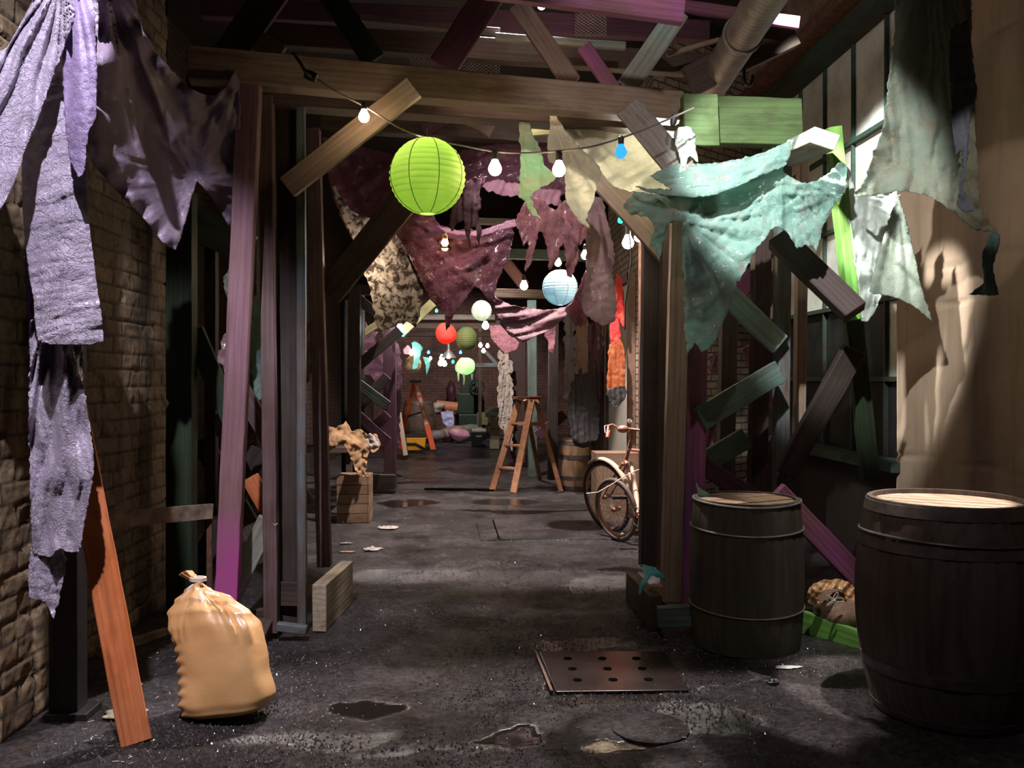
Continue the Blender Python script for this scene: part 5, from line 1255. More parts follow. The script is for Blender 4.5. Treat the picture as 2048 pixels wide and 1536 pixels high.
# fender: arc strip over the front wheel
n_ = nF.normalized(); u_ = n_.cross(Vector((0, 0, 1))).normalized(); v_ = u_.cross(n_)
vs = []; fs = []; K = 26
for i in range(K + 1):
    a = math.radians(-25 + 150 * i / K)
    for j, (dr_, dn) in enumerate([(-.012, -.032), (.006, -.018), (.01, 0), (.006, .018), (-.012, .032)]):
        vs.append(Fx + (u_ * math.cos(a) + v_ * math.sin(a)) * (.372 + dr_) + n_ * dn)
for i in range(K):
    for j in range(4): fs.append((i * 5 + j, i * 5 + j + 1, (i + 1) * 5 + j + 1, (i + 1) * 5 + j))
o = MB().add(vs, fs).build('front_fender', cream, bk, True); md = o.modifiers.new('s', 'SOLIDIFY'); md.thickness = .003
b = MB(); b.tube([W(1266, 918, 7.7), W(1272, 950, 7.55), W(1278, 1000, 7.42), W(1283, 1030, 7.3)], .022, 8); 
o = MB().tube([W(1262, 925, 7.76), W(1268, 960, 7.6), W(1274, 1000, 7.45), W(1276, 1026, 7.36)], .02, 8, taper=lambda u: .7 + .6 * math.sin(math.pi * u)).build('chain_guard', cream, bk, True)
b = MB().lathe([(.02, -.03), (.02, .03)], BBk, 12, (.95, .2, 0), True, True); b.build('bottom_bracket', rustf, bk, True)
b = MB().lathe([(.075, -.002), (.085, -.002), (.085, .002), (.075, .002)], BBk + Vector((-.04, -.01, 0)), 28, (.95, .2, 0)); b.tube([BBk + Vector((-.05, 0, 0)), W(1258, 1005, 7.35)], .009, 6); b.build('crank', steel, bk, True)
b = MB().box(W(1239, 995, 7.3), (.13, .06, .025)); b.build('pedal', rubber, bk)
b = MB(); b.tube([W(1173, 987, 7.6), W(1195, 985, 7.6), W(1225, 968, 7.55), W(1250, 952, 7.5), W(1275, 940, 7.5), W(1288, 939, 7.5), W(1294, 946, 7.5)], .005, 6); b.build('brake_cable', cord, bk, True)
lw = thing('loose_wheel', G(1230, 1082), 'loose bicycle wheel propped in front of the old bicycle', 'wheel')
wc = G(1226, 1083); wheel(lw, wc + Vector((.03, 0.02, .285)), (0.86, .5, .12), .285, plain('worn_tyre', (.10, .075, .06), .7))

# ------------------------------------------------------------------ crates, ladders
cratem = wood('stained_crate', (0.36, 0.20, 0.10), (0.14, 0.07, 0.04), wear=.42, gx=2, gy=26)
def crate(x0p, x1p, ytop, ybase, label, m, d=.3, slats=5):
    A = G((x0p + x1p) / 2, ybase); w = pxm(x1p - x0p, A.y); h = pxm(ybase - ytop, A.y) * 1.0
    t = thing('crate', A, label, 'crate')
    for i in range(slats):
        z = h * (i + .5) / slats
        b = MB(); hh = h / slats - .006
        b.box((A.x, A.y + .01, z), (w, .015, hh)); b.box((A.x, A.y + d, z), (w, .015, hh)); b.box((A.x - w / 2 + .008, A.y + d / 2, z), (.015, d, hh)); b.box((A.x + w / 2 - .008, A.y + d / 2, z), (.015, d, hh))
        b.build('slat', m, t)
    b = MB().box((A.x, A.y + d / 2, h - .008), (w - .03, d - .03, .014)); b.build('lid', m, t)
    return A, w, h
cA, cw, ch = crate(674, 738, 952, 1046, 'upright stained slatted crate at the left under the burlap heap', cratem, .33, 5)
crate(1192, 1282, 905, 1044, 'wide brown box behind the old bicycle', wood('brown_box', (.34, .19, .11), (.2, .1, .06), gx=2, gy=8), .35, 1)
tt = thing('side_table', G(650, 1040), 'dark low bench behind the left posts carrying burlap', 'bench')
A = G(640, 1040)
MB().box((A.x - .05, A.y + .45, .70), (.75, .5, .05)).build('bench_top', w_brown, tt)
for dx in (-.38, .26):
    MB().box((A.x + dx, A.y + .28, .34), (.06, .06, .68)).build('leg', w_dark, tt)
# burlap heap on bench and crate
cl('burlap', 'crumpled brown burlap heaped over the bench and falling onto the crate', 'burlap',
   [(640,850,8.8),(672,856,8.8),(692,842,8.8),(704,862,8.75),(722,858,8.75),(735,870,8.7),(752,868,8.7),(759,880,8.7),(758,898,8.7),(746,906,8.65),(738,900,8.65),(734,925,8.6),(730,945,8.6),(738,954,8.6),(716,952,8.6),(706,930,8.62),(696,905,8.65),(682,885,8.7),(655,905,8.75),(640,905,8.8)],
   c_burl, waves=[(35,34,.07,0)], radial=[(740,905,6,.05,70)], crum=.05, step=3, jag=3, seed=95)
cl('burlap', 'pale end of burlap at the right of the brown heap', 'burlap', [(732,874,8.62),(740,866,8.6),(750,874,8.6),(758,880,8.6),(756,894,8.6),(746,900,8.6),(736,890,8.6)], c_scrap, crum=.08, step=3, seed=96)
def bars(root, name, pts, w, t, m):
    o = MB().bar(pts[0], pts[1], w, t).build(name, m, root); return o
# wooden stepladder
lad = wood('stepladder_wood', (0.50, 0.20, 0.07), (0.3, 0.12, 0.05), wear=.36)
LT = thing('stepladder', G(1050, 985), 'old wooden stepladder with a red topped cap in mid passage', 'ladder')
t1 = W(1038, 800, 11.2); t2 = W(1064, 800, 11.0); t3 = W(1072, 800, 11.3); t4 = W(1050, 800, 11.5)
f1 = G(985, 980); f2 = G(1027, 985); f3 = G(1122, 983); f4 = G(1080, 960)
for a, b_ in ((t1, f1), (t2, f2)): MB().bar(a, b_, .085, .03, (-.6, -1, 0)).build('front_rail', lad, LT)
for a, b_ in ((t3, f3), (t4, f4)): MB().bar(a, b_, .055, .028, (.4, -1, 0)).build('back_leg', lad, LT)
for u in (.26, .5, .75):
    p = t1.lerp(f1, u); q = t2.lerp(f2, u)
    d = Vector((.05, .05, 0)); MB().bar(p + d, q + d, .03, .12, (.5, 0, 1)).build('step', lad, LT) if False else MB().box((p + q) / 2 + Vector((.02, .03, 0)), ((q - p).length + .02, .11, .022), Matrix.Rotation(math.atan2(q.y - p.y, q.x - p.x), 3, 'Z')).build('step', lad, LT)
MB().bar(t3.lerp(f3, .27) , t1.lerp(f1, .27) + Vector((.1, .2, 0)), .05, .02).build('spreader', lad, LT)
MB().box(W(1053, 796, 11.15), (.34, .22, .03)).build('top_cap', lad, LT)
MB().box(W(1070, 793.5, 11.05), (.16, .16, .01)).build('paint_patch', plain('red_gloss', (.45, .04, .04), .4), LT)
# orange fibreglass ladder
org_ = plain('orange_fibreglass', (0.85, 0.12, 0.03), 0.4, noise_amt=.1)
whl = plain('white_label', (0.75, 0.6, 0.55), 0.5, noise_amt=.1)
LO = thing('orange_ladder', G(835, 905), 'tall orange fibreglass ladder with white warning labels far down the passage', 'ladder')
ft = G(868, 904); tp = W(832, 765, ft.y + .1); bt_ = G(802, 893) ; bt_ = W(800, 882, ft.y + .9)
bt_.z = 0
MB().bar(tp, ft, .10, .03, (0, -1, 0)).build('front_rail', org_, LO)
MB().bar(tp + Vector((-.04, .05, 0)), bt_, .07, .03, (0, -1, 0)).build('back_rail', org_, LO)
for u0, u1 in ((.05, .18), (.22, .36), (.40, .48), (.50, .60)):
    MB().bar(tp.lerp(ft, u0) + Vector((0, -.02, 0)), tp.lerp(ft, u1) + Vector((0, -.02, 0)), .06, .004, (0, -1, 0)).build('label', whl, LO)
MB().box(tp + Vector((-.02, .05, .02)), (.22, .2, .05)).build('top_cap', iron, LO)
MB().bar(tp.lerp(ft, .42) , tp.lerp(bt_, .5), .03, .01).build('spreader', steel, LO)
MB().box(ft + Vector((.0, 0, .03)), (.14, .1, .05)).build('foot', iron, LO)
# yellow bucket
yel = plain('yellow_plastic', (0.75, 0.36, 0.02), 0.4, noise_amt=.15)
A = G(832, 908)
yb = thing('mop_bucket', A, 'yellow wheeled mop bucket with black lid by the orange ladder', 'bucket')
w_ = pxm(40, A.y)
b = MB(); b.add([(A.x + sx * w_ / 2 * k, A.y + .15 + sy * .16 * k, z) for k, z in ((.85, .07), (1, .32)) for sx, sy in ((-1, -1), (1, -1), (1, 1), (-1, 1))], [(0, 1, 2, 3), (4, 7, 6, 5), (0, 4, 5, 1), (1, 5, 6, 2), (2, 6, 7, 3), (3, 7, 4, 0)]); b.build('tub', yel, yb, bevel=.01)
MB().box((A.x - .02, A.y + .15, .35), (w_ * 1.05, .36, .05)).build('lid', iron, yb, bevel=.01)
MB().tube([Vector((A.x - w_ * .45, A.y - .03, .2)), Vector((A.x, A.y - .04, .2)), Vector((A.x + w_ * .35, A.y - .03, .12)), Vector((A.x + w_ * .55, A.y - .02, .06))], .02, 8).build('handle', iron, yb, True)
for sx in (-1, 1): MB().lathe([(.035, -.015), (.035, .015)], (A.x + sx * w_ * .42, A.y, .035), 12, (1, 0, 0), True, True).build('caster', iron, yb, True)
# black case
A = G(958, 893)
bc = thing('black_case', A, 'black box with silver lid on the far floor', 'box')
w_ = pxm(30, A.y); h_ = pxm(34, A.y)
MB().box((A.x, A.y + .2, h_ * .42), (w_, .35, h_ * .84)).build('body', plain('black_plastic', (.015, .018, .017), .35), bc, bevel=.01)
MB().box((A.x, A.y + .2, h_ * .92), (w_ * .95, .36, h_ * .16)).build('lid', plain('silver_lid', (.42, .42, .38), .4, .4), bc, bevel=.01)
MB().box((A.x, A.y + .02, h_ * .6), (w_ * .35, .01, h_ * .08)).build('tag_plate', plain('cream_plate', (.6, .55, .35), .5), bc)
MB().tube([Vector((A.x - w_ * .3, A.y + .1, h_)), Vector((A.x - w_ * .25, A.y + .1, h_ * 1.08)), Vector((A.x + w_ * .25, A.y + .1, h_ * 1.08)), Vector((A.x + w_ * .3, A.y + .1, h_))], .012, 6).build('handle', steel, bc, True)
# stacked boxes
card = plain('grey_green_box', (.2, .18, .11), .6, noise_amt=.2, scale=6)
A = G(989, 898); w_ = pxm(19, A.y); h_ = pxm(20, A.y)
for i in range(3):
    o = MB().box((A.x + .01 * (i % 2), A.y + .15, h_ * (i + .5)), (w_, .3, h_ - .006)).build('storage_box', card, bevel=.006)
    tag(o, ['bottom', 'middle', 'top'][i] + ' box of the grey green stack at the far right', 'box', 'stacked storage boxes')
# table with clutter at the far end
A = G(885, 880); A.y = 20.5; A.x = W(885, 825, 20.5).x
tb = thing('far_table', Vector((A.x, A.y, 0)), 'low work table with a blue cloth at the far end', 'table')
tz = W(885, 826, 20.5).z
MB().box((A.x, A.y, tz), (.62, .5, .04)).build('table_top', w_blue, tb)
for sx in (-1, 1): MB().box((A.x + sx * .28, A.y, tz / 2), (.05, .4, tz)).build('leg', w_dark, tb)
c_bluef = clothm('blue_white_cloth', (.3, .36, .75), (.6, .6, .8), transl=.2)
cl('blue_cloth', 'blue and white cloth hanging off the far table', 'cloth', [(882,824,20.2),(906,822,20.2),(908,850,20.2),(900,872,20.2),(890,850,20.2),(884,838,20.2)], c_bluef, crum=.1, step=2, seed=97)
o = MB().lathe([(.001, 0), (.13, .0), (.13, .5), (.001, .5)], W(868, 818, 20.4) + Vector((.05, 0, .08)), 20, (1, .1, -.1)).build('orange_roll', plain('terracotta_roll', (.4, .16, .07), .6), smooth=True); tag(o, 'terracotta coloured roll lying on the far table', 'roll')
def lump(name, label, cat, px, py, Y, r, m, scl=(1.3, 1, .8), seed=0):
    c = W(px, py, Y); vs = []; b = MB().ball(c, r, 18, 12, scl)
    b.v = [p + (p - c) * .45 * noise.noise(p * (2.2 / r * .3) + Vector((seed, 0, 0))) + (p - c) * .25 * noise.noise(p * (5 / r * .3)) for p in b.v]
    for p in b.v: p.z = max(p.z, .002)
    o = b.build(name, m, smooth=True); tag(o, label, cat); return o
lump('crumpled_pack', 'crumpled pink and cream packet on the far table', 'packet', 875, 815, 20.2, .16, c_scrap, seed=1)
lump('cloth_bundle', 'large tan paper bundle on the far floor with red filling', 'bundle', 905, 868, 19.6, .22, c_tan, seed=2)
lump('cloth_bundle', 'pinkish red heap spilling from the tan bundle', 'bundle', 917, 868, 19.3, .16, c_pinkb, seed=3)
lump('cloth_bundle', 'dark green heap right of the pink one', 'bundle', 935, 862, 20, .2, c_dteal if 'c_dteal' in globals() else c_gg, seed=4)
lump('cloth_bundle', 'blue plastic bundle beside the black box', 'bundle', 980, 886, 18.3, .1, c_bluef, seed=5)
lump('cloth_bundle', 'grey white bag under the far table', 'bundle', 888, 868, 20, .16, c_grey, seed=6)
lump('cloth_bundle', 'grey plastic bag behind the foot of the orange ladder', 'bundle', 872, 870, 19.5, .16, c_grey, seed=7)
lump('cloth_bundle', 'pale sacking perched on the stacked boxes', 'bundle', 985, 825, 18.3, .14, c_gg2, seed=8)
lump('cloth_bundle', 'dark cloth bundle crowning the golden oak barrel', 'bundle', 1162, 882, 10.6, .09, c_blk, seed=9)
lump('cloth_bundle', 'purple bundle hanging by the far brick wall', 'bundle', 903, 790, 21.9, .2, c_dmar, (.6, 1, 1.4), seed=10)
# dark green machine at the back
mg = plain('dark_green_iron', (.014, .034, .024), .5, .3, noise_amt=.5)
mc = thing('old_machine', Vector((W(940, 800, 21).x, 21, 0)), 'tall dark green iron machine against the far wall', 'machine')
cx = W(940, 800, 21).x
MB().box((cx, 21, .30), (.75, .5, .6)).box((cx - .1, 21, .85), (.4, .4, .5)).build('body', mg, mc, bevel=.02)
MB().box((cx - .05, 21, 1.35), (.35, .35, .6)).build('column', mg, mc, bevel=.02)
MB().tube([Vector((cx + .16 + .17 * math.cos(i * math.pi / 12), 20.7, 1.25 + .17 * math.sin(i * math.pi / 12))) for i in range(24)], .018, 8, True).box((cx + .16, 20.7, 1.25), (.34, .02, .02)).box((cx + .16, 20.7, 1.25), (.02, .02, .34)).build('flywheel', mg, mc, True)
MB().lathe([(.2, 0), (.14, .2), (.05, .25)], (cx - .05, 21, 1.65), 20, (0, 0, 1), True, True).build('hopper', mg, mc, True)
MB().box((cx + .3, 20.7, .5), (.25, .1, .3)).build('hatch', plain('olive_hatch', (.12, .14, .05), .6), mc)

# ------------------------------------------------------------------ lanterns
def paper(name, col, col2=None, tr=.45):
    return clothm(name, col, col2 or sc(col, .85), transl=tr, rough=.6, bump=.15, scale=5)
def lantern(px, py, Y, rpx, label, m, glow=0, gcol=(1, .9, .7), squash=1.0, seed=0, dent=0, group=None):
    c = W(px, py, Y); r = pxm(rpx, Y)
    t = thing('paper_lantern', c, label, 'lantern', group)
    n = 17; prof = []
    K = n * 5
    for i in range(K + 1):
        th = math.radians(14) + math.radians(152) * i / K
        s = (i / 5) % 1
        rr = r * math.sin(th) * (1 - .028 * math.sin(math.pi * s))
        prof.append((max(.001, rr), r * math.cos(th) * squash))
    b = MB().lathe(prof, c, 60)
    if dent or r > .15:
        rnd = random.Random(seed)
        for p in b.v:
            d = p - c
            q = noise.noise(d * (3.2 / r * .35) + Vector((seed, 0, 0)))
            p += d * (dent * q) + d * .012 * noise.noise(d * (14 / r * .35)) * (1 if d.z > -.1 * r else .3)
    o = b.build('shade', m, t, True); md = o.modifiers.new('s', 'SOLIDIFY'); md.thickness = .0012
    w = MB()
    for k in range(8):
        a = math.pi * 2 * k / 8 + .35
        w.tube([c + Vector((math.cos(a) * r * 1.0 * math.sin(th), math.sin(a) * r * 1.0 * math.sin(th), r * math.cos(th) * squash)) for th in [math.radians(14 + 152 * i / 24) for i in range(25)]], r * .010, 4)
    w.build('wire_rib', plain('lantern_wire', (.10, .12, .06), .6), t)
    MB().lathe([(r * .25, -r * .97 * squash), (r * .20, -r * .985 * squash), (r * .20, -r * .96 * squash), (r * .25, -r * .97 * squash)], c, 32).build('bottom_ring', m, t, True)
    MB().tube([c + Vector((0, 0, r * .95 * squash)), c + Vector((0, 0, r * 1.25 * squash))], .003, 5).build('hanging_wire', iron, t)
    if glow:
        ld = bpy.data.lights.new('lantern_glow_light', 'POINT'); ld.energy = glow; ld.color = gcol; ld.shadow_soft_size = .03  # unseen point light added inside the shade for glow
        lo = bpy.data.objects.new('lantern_glow_light', ld); C.objects.link(lo); lo.parent = t
        lo.location = (0, 0, r * .45)
    return t
lantern(855, 353, 4.4, 76, 'large lime green paper lantern hanging in the foreground', paper('lime_paper', (0.56, 0.66, 0.27), (0.48, .60, .22), .5), 3.6, (.97, 1, .8), seed=3)
lantern(1120, 575, 8.0, 36, 'blue white paper lantern under a bright bulb', paper('sky_paper', (.62, .76, .80)), 1.5, (.9, .97, 1), seed=4)
lantern(963, 621, 9.5, 20.5, 'small plain white paper lantern left of the hammock cloth', paper('white_paper', (.75, .78, .72)), 1.6, (1, .97, .9), seed=5)
lantern(892, 667, 13, 21, 'coral red paper lantern under the tip of the maroon swag', paper('coral_paper', (.8, .16, .12)), 5, (1, .75, .6), seed=6, dent=.12)
lantern(933, 677, 13.4, 22, 'olive green paper lantern beside the coral red one', paper('olive_paper', (.26, .32, .12)), .7, (.8, 1, .6), squash=1.08, seed=7)
lantern(930, 732, 14.5, 19, 'ragged pale green lantern with dangling strips', paper('ragged_green_paper', (.55, .72, .38), (.5, .66, .6)), 5, (.9, 1, .95), squash=.9, seed=8, dent=.25)
for i, (x, y0, y1) in enumerate([(917, 745, 762), (928, 748, 770), (944, 748, 760)]):
    cl('lantern_strip', ['left', 'middle', 'right'][i] + ' strip dangling from the ragged pale green lantern', 'strip', [(x-2,y0,14.4),(x+2,y0,14.4),(x+1,y1,14.4),(x-1,y1,14.4)], c_mint, crum=.02, step=2, jag=1, seed=110+i, group='lantern strips')
# rags and lantern at far left
lantern(826, 728, 14, 17, 'dim brownish lantern behind the bright aqua rag', paper('brown_paper', (.4, .3, .22)), 1.2, seed=9, dent=.1)
cl('aqua_rag', 'bright aqua rag hanging in front of the dim lantern', 'rag', [(823,686,13.6),(836,686,13.6),(846,696,13.6),(840,715,13.6),(834,738,13.6),(824,738,13.6),(828,712,13.6)], c_aqua, crum=.04, step=2.5, seed=98)
cl('aqua_rag', 'thin aqua rag right of the dim lantern', 'rag', [(845,714,13.6),(862,718,13.6),(858,736,13.6),(853,750,13.6),(852,732,13.6)], c_aqua, crum=.03, step=2.5, seed=99)
cl('magenta_rag', 'small magenta rag left of the bright aqua rag', 'rag', [(806,700,13.7),(815,690,13.7),(828,702,13.7),(820,708,13.7),(808,708,13.7)], c_pinkb, crum=.03, step=2.5, seed=100)
# metal shade
A = W(897, 705, 12.5); r = pxm(15, 12.5)
ms = thing('pendant_lamp', A, 'silver metal pendant lampshade below the coral red lantern', 'lamp')
MB().lathe([(r * .18, .06), (r * .2, .03), (r * .55, .0), (r * .85, -.045), (r, -.075), (r * .98, -.075), (r * .8, -.04)], A, 28, (0, 0, 1), True).build('lamp_shade', plain('spun_steel', (.5, .52, .5), .3, .8), ms, True)
MB().lathe([(r * .2, .05), (r * .2, .12), (.01, .13)], A, 16).build('socket', steel, ms, True)
MB().ball(A + Vector((0, 0, -.05)), .04, 12, 8).build('bulb', emitm('warm_glow', (1, .85, .6), 14), ms, True)

# ------------------------------------------------------------------ bulbs on strings
def bulb(px, py, Y, rpx, label, col, s, group='string light bulbs', big=False, name='light_bulb'):
    c = W(px, py, Y); r = pxm(rpx, Y)
    t = thing(name, c, label, 'bulb', None)
    m = emitm('glow_%d_%d_%d_%d' % (col[0] * 99, col[1] * 99, col[2] * 99, s), col, s)
    prof = [(r * .02, -r * 1.0), (r * .5, -r * .88), (r * .85, -r * .5), (r, 0), (r * .88, r * .45), (r * .6, r * .95), (r * .42, r * 1.4)]
    MB().lathe(prof, c, 16, (0, 0, 1), True, True).build('glass', m, t, True)
    if rpx > 5:
        MB().lathe([(r * .48, r * 1.35), (r * .5, r * 2.5), (r * .25, r * 2.7)], c, 12, (0, 0, 1), True, True).build('socket', iron, t, True)
        MB().tube([c + Vector((-r * .3, 0, r * 2.6)), c + Vector((0, 0, r * 2.9)), c + Vector((r * .3, 0, r * 2.6))], r * .12, 5).build('clip', steel, t, True)
    return t
WARM = (1.0, 0.74, 0.48); WS = 42
bulb(728, 234, 4.36, 11, 'glowing warm bulb against the bare wood brace at the upper left', WARM, WS)
bulb(990, 338, 4.4, 13.5, 'warm bulb hanging right of the large lime green lantern', WARM, WS)
bulb(1118, 340, 4.4, 13.5, 'warm bulb in front of the stained cream lobe', WARM, WS)
bulb(1242, 305, 4.4, 12, 'blue bulb hanging on the string beneath the long beam', (0.015, .16, 1), 2.0)
bulb(712, 531, 6.3, 11, 'bright warm bulb in front of the mottled sheet', WARM, 60)
bulb(1241, 441, 6.3, 6, 'green bulb by the heavy brown brace', (.02, .8, .25), 3.5)
bulb(1256, 486, 7.4, 12, 'left bulb of the pair by the cream door', WARM, 110)
bulb(1277, 475, 7.4, 9, 'right bulb of the pair by the cream door', WARM, 60)
bulb(1048, 572, 9.6, 8, 'round warm bulb on the pinkish brace', WARM, 45)
bulb(1170, 511, 7.6, 8, 'warm bulb half hidden by the rose brown cloth', WARM, 45)
bulb(1116, 526, 8.1, 7, 'bright bulb touching the blue white lantern', WARM, 60)
bulb(971, 652, 12, 7, 'warm bulb below the small plain white lantern', WARM, 50)
bulb(800, 660, 11.0, 9, 'cold white lamp on top of the dark red far post', (.75, .95, 1), 60)
bulb(806, 669, 10.9, 4, 'teal bulb under the cold white lamp', (.05, .8, .6), 5)
bulb(873, 622, 12, 3, 'small green bulb on the olive yellow brace', (.05, .8, .4), 5)
bulb(823, 706, 13.5, 5, 'warm bulb behind the magenta rag', WARM, 30)
for x, y, lb in ((884, 716, 'top'), (881, 727, 'lower left'), (889, 728, 'lower right')): bulb(x, y, 14, 5, lb + ' warm bulb of the cluster left of the silver lampshade', WARM, 45)
bulb(857, 705, 14, 3, 'blue bulb left of the silver lampshade', (.05, .35, 1), 5)
bulb(921, 705, 14, 3, 'blue bulb right of the silver lampshade', (.05, .35, 1), 5)
bulb(906, 724, 14, 3, 'green bulb under the silver lampshade', (.02, .8, .25), 5)
bulb(961, 691, 14, 4, 'warm bulb left in the far triangle of bulbs', WARM, 30)
bulb(975, 692, 14, 4, 'pink bulb right in the far triangle of bulbs', (1, .12, .35), 20)
bulb(967, 702, 14, 4, 'warm bulb lowest in the far triangle of bulbs', WARM, 30)
bulb(861, 717, 13.5, 3, 'orange bulb on the thin aqua rag', WARM, 20)
bulb(1083, 10, 6.2, 9, 'white floodlight bulb overhead under the magenta board', (1, .9, .75), 60)
# clear bell bulb
A = W(890, 487, 5.9); r = pxm(16, 5.9)
bb = thing('bell_bulb', A, 'clear bell shaped glass bulb in front of the maroon swag', 'bulb')
gl, t, out = nt('clear_glass'); g_ = N(t, 'ShaderNodeBsdfGlass'); g_.inputs['Roughness'].default_value = .05; g_.inputs[0].default_value = (1, .9, .75, 1); t.links.new(g_.outputs[0], out.inputs[0])
MB().lathe([(r * .25, r * 1.1), (r * .35, r * .6), (r * .45, 0), (r * .8, -r * .45), (r, -r * .75), (r * .6, -r * .95), (.001, -r)], A, 24).build('glass', gl, bb, True)
MB().ball(A + Vector((0, 0, -.0)), r * .28, 10, 8, (1, 1, 1.8)).build('filament', emitm('filament', (1, .7, .35), 160), bb, True)
MB().lathe([(r * .25, r * 1.05), (r * .27, r * 1.5), (r * .1, r * 1.6)], A, 12, (0, 0, 1), True, True).build('socket', steel, bb, True)
# cables
cab = plain('cable', (.16, .14, .13), .5)
def cable(label, P, r=.005, m=cab):
    pts = []
    for i in range(len(P) - 1):
        p0 = P[max(0, i - 1)]; p1 = P[i]; p2 = P[i + 1]; p3 = P[min(len(P) - 1, i + 2)]
        for j in range(6):
            t_ = j / 6
            q = [0.5 * ((2 * p1[k]) + (-p0[k] + p2[k]) * t_ + (2 * p0[k] - 5 * p1[k] + 4 * p2[k] - p3[k]) * t_ ** 2 + (-p0[k] + 3 * p1[k] - 3 * p2[k] + p3[k]) * t_ ** 3) for k in range(3)]
            pts.append(W(*q))
    pts.append(W(*P[-1]))
    o = MB().tube(pts, r, 6).build('light_cable', m, smooth=True); tag(o, label, 'cable')
cable('string light cable sagging across the foreground from the left hook to the beam', [(622,150,4.38),(680,188,4.38),(728,212,4.38),(800,256,4.38),(855,276,4.4),(930,292,4.4),(990,303,4.4),(1050,306,4.4),(1118,302,4.4),(1180,294,4.4),(1242,276,4.4),(1290,258,4.4),(1338,238,4.42),(1388,216,4.45)])
cable('black cable hanging over the left end of the long beam', [(585,105,4.3),(600,125,4.3),(612,145,4.3),(622,152,4.33)], .008, iron)
o = MB().lathe([(.022, -.03), (.026, 0), (.022, .03)], W(622, 152, 4.36), 12, (1, 0, -.4), True, True).build('cable_clamp', iron, smooth=True); tag(o, 'black clamp holding the cable on the long beam', 'clamp')
cable('far string light cable with blue bulbs', [(806,690,14),(857,701,14),(885,708,14),(921,701,14),(970,686,14)], .008, iron)
cable('twisted cable dropping by the pair of bulbs at the cream door', [(1246,400,7.3),(1240,440,7.3),(1256,460,7.3),(1262,520,7.3),(1252,600,7.3),(1250,660,7.3)], .006, iron)
o = MB().lathe([(.012, 0), (.018, .02), (.018, .05), (.012, .065)], W(1345, 252, 4.55), 14, (.2, 0, 1), True, True).build('empty_socket', iron, smooth=True); tag(o, 'empty black socket at the right end of the string cable', 'socket')

# ------------------------------------------------------------------ floor pieces
plm = plain('wet_rusty_plate', (.02, .013, .011), .22, .1, noise_amt=.5, scale=7, bump=.3, bdist=.002)
c00, c10, c11, c01 = G(1112, 1385), G(1378, 1382), G(1330, 1304), G(1078, 1304)
pt_ = thing('drain_plate', (c00 + c11) / 2, 'rusty square drain plate with nine holes in the wet floor', 'drain')
b = MB(); b.add([(p.x, p.y, z) for z in (-.01, .005) for p in (c00, c10, c11, c01)], [(3, 2, 1, 0), (4, 5, 6, 7), (0, 1, 5, 4), (1, 2, 6, 5), (2, 3, 7, 6), (3, 0, 4, 7)]); b.build('plate', plm, pt_, bevel=.004)
blk = plain('drain_hole_black', (.003, .003, .003), 1.0, bump=0, spec=0.0)  # black stands in for the dark inside holes, groove and channel
for j in range(3):
    for i in range(3):
        u = .2 + .27 * i; v = .25 + .27 * j
        p = c00.lerp(c10, u).lerp(c01.lerp(c11, u), v)
        MB().lathe([(.022, 0.0), (.022, .0075), (.001, .0075)], (p.x, p.y, 0), 16).build('hole', blk, pt_, True)
MB().bar(Vector((c00.x - .02, c00.y, .004)), Vector((c01.x - .02, c01.y, .004)), .012, .014, (0, 0, 1)).build('rim', rust, pt_)
conc = bpy.data.materials['wet_ground']
c00, c10, c11, c01 = G(962, 1082), G(1290, 1078), G(1290, 1044), G(952, 1042)
b = MB(); b.add([(p.x, p.y, z) for z in (-.01, .014) for p in (c00, c10, c11, c01)], [(3, 2, 1, 0), (4, 5, 6, 7), (0, 1, 5, 4), (1, 2, 6, 5), (2, 3, 7, 6), (3, 0, 4, 7)]); o = b.build('floor_hatch', conc, bevel=.006); MB().bar(c00.lerp(c10, .11) + Vector((0, 0, .014)), c01.lerp(c11, .1) + Vector((0, 0, .014)), .015, .004, (0, 0, 1)).build('groove', blk, o); tag(o, 'flat worn hatch cover in the floor left of the bicycle', 'hatch')
for (x, y, r_) in ((1300, 1455, .16),):
    p = G(x, y); o = MB().lathe([(.001, .003), (r_, .003), (r_, -.01)], p, 40).build('manhole_cover', conc, smooth=True); tag(o, 'faint round cover in the wet floor near the bottom edge', 'cover')
p0, p1 = G(850, 978), G(990, 980)
b = MB().bar(Vector((p0.x, p0.y, 0)), Vector((p1.x, p1.y, 0)), .12, .02, (0, 0, 1)); o = b.build('drain_channel', blk); tag(o, 'dark drain channel across the mid floor', 'drain')
def litter(px, py, w, h, label, m, seed, crum=.02, name='litter'):
    cx_, cy_ = px, py; P_ = []
    rnd = random.Random(seed); k = 9
    c = G(px, py, .012); vs = []; 
    K = 26; Rg_ = pxm(w, c.y) / 2; Rh = h / w * Rg_ * 2.2
    vs = [(c.x, c.y, .012)]; fs = []
    for ring in (1, 2, 3, 4, 5):
        for i in range(K):
            a = 2 * math.pi * i / K; q = ring / 5 * (1 + .55 * noise.noise(Vector((math.cos(a) * 1.7, math.sin(a) * 1.7, seed))))
            x = c.x + Rg_ * q * math.cos(a); y = c.y + Rh * q * math.sin(a)
            vs.append((x, y, .008 + abs(crum * noise.noise(Vector((x * 45, y * 45, seed)))) * (1.3 - ring / 5)))
    for i in range(K): fs.append((0, 1 + i, 1 + (i + 1) % K))
    for rg in range(4):
        for i in range(K):
            a0 = 1 + rg * K + i; a1 = 1 + rg * K + (i + 1) % K; fs.append((a0, a0 + K, a1 + K, a1))
    o = MB().add(vs, fs).build(name, m, smooth=True); md = o.modifiers.new('s', 'SOLIDIFY'); md.thickness = .002; tag(o, label, 'litter')
litter(778, 1055, 42, 14, 'crumpled whitish paper on the mid floor right of the crate', c_scrap, 1, .06)
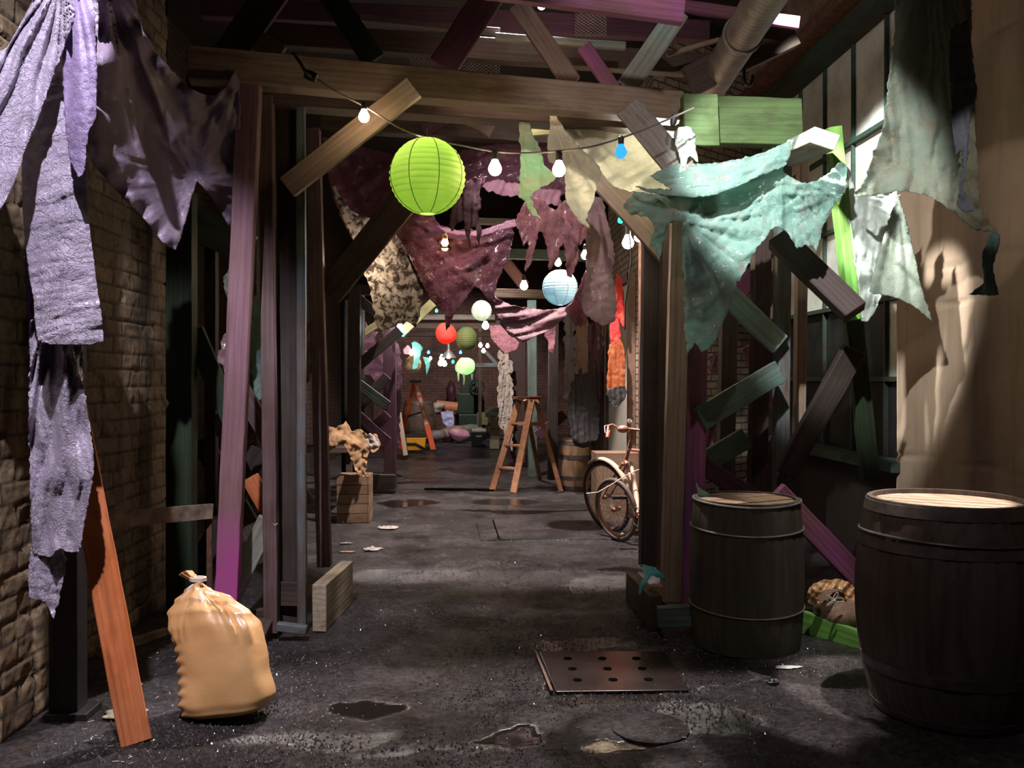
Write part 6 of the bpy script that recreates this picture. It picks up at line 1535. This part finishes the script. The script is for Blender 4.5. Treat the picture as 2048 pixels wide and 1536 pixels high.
litter(745, 1098, 34, 12, 'crumpled tan paper nearer on the mid floor', c_scrap, 2, .05)
litter(695, 1102, 32, 5, 'flat orange brown scrap on the floor by the left block', c_burl, 3, .01)
litter(690, 1085, 26, 7, 'grey cloth scrap beside the foot of the left posts', c_grey, 4)
litter(1575, 1333, 60, 8, 'white smear of torn paper in front of the broken lid barrel', c_white, 5, .01)
litter(1545, 1362, 36, 8, 'small dark flat stone on the floor in front of the right barrels', iron, 6, .04, 'stone')
litter(250, 1425, 75, 26, 'pale stone flake on the floor behind the orange plank', plain('pale_stone', (.3, .26, .2), .7), 7, .02, 'stone')
litter(1246, 1068, 30, 6, 'yellowish leaf scrap beneath the bicycle', c_pale, 8)
# crushed wet grit lying on the ground
rnd = random.Random(11); b = MB()
n_ = 0
while n_ < 12000:
    py = 1120 + 420 * rnd.random() ** .9; px = rnd.uniform(60, 1720)
    p = G(px, py, 0)
    if p.x < -1.72 or p.x > 2.4: continue
    q = noise.noise(Vector((p.x * 1.6, p.y * 1.6, 3)))
    if rnd.random() > .42 + q * 1.3: continue
    if any(((p.x - cx) / rx) ** 2 + ((p.y - cy) / ry) ** 2 < .9 and st > .9 for (cx, cy, rx, ry, st) in PW): continue
    r = rnd.uniform(.002, .0065) * (.8 + p.y * .06); h = r * rnd.uniform(.5, 1.1); k = 5; a0 = rnd.random() * 6
    z = 0.010 * fbm(p.x * 0.9, p.y * 0.9, 1, 2) - .002
    b.add([(p.x + r * math.cos(a0 + i * 1.2566) * rnd.uniform(.7, 1.3), p.y + r * math.sin(a0 + i * 1.2566) * rnd.uniform(.7, 1.3), z - .003) for i in range(5)] + [(p.x + rnd.uniform(-.5, .5) * r, p.y + rnd.uniform(-.5, .5) * r, z + h)], [(i, (i + 1) % 5, 5) for i in range(5)])
    n_ += 1
gm = plain('wet_grit', (.075, .068, .07), .12, noise_amt=.5, scale=200, bump=0)
o = b.build('grit', gm); tag(o, 'wet black grit strewn over the foreground floor', 'grit', kind='stuff')
rnd = random.Random(5)
b = MB()
for i in range(420):
    px = rnd.choice([rnd.uniform(60, 700), rnd.uniform(500, 1650)]); py = rnd.uniform(1270, 1530)
    if px < 60: continue
    p = G(px, py, .004); a = rnd.uniform(0, 6.28); L = rnd.uniform(.003, .02) * (1.4 if px < 350 else .45); 
    if abs(p.x) > 2.7 or p.x < -1.75: continue
    b.bar(p, p + Vector((math.cos(a) * L, math.sin(a) * L, 0)), rnd.uniform(.0012, .003), .002, (0, 0, 1))
o = b.build('straw_bits', plain('pale_fleck', (.42, .38, .34), .7)); tag(o, 'fine pale straw flecks scattered over the wet floor', 'debris', kind='stuff')
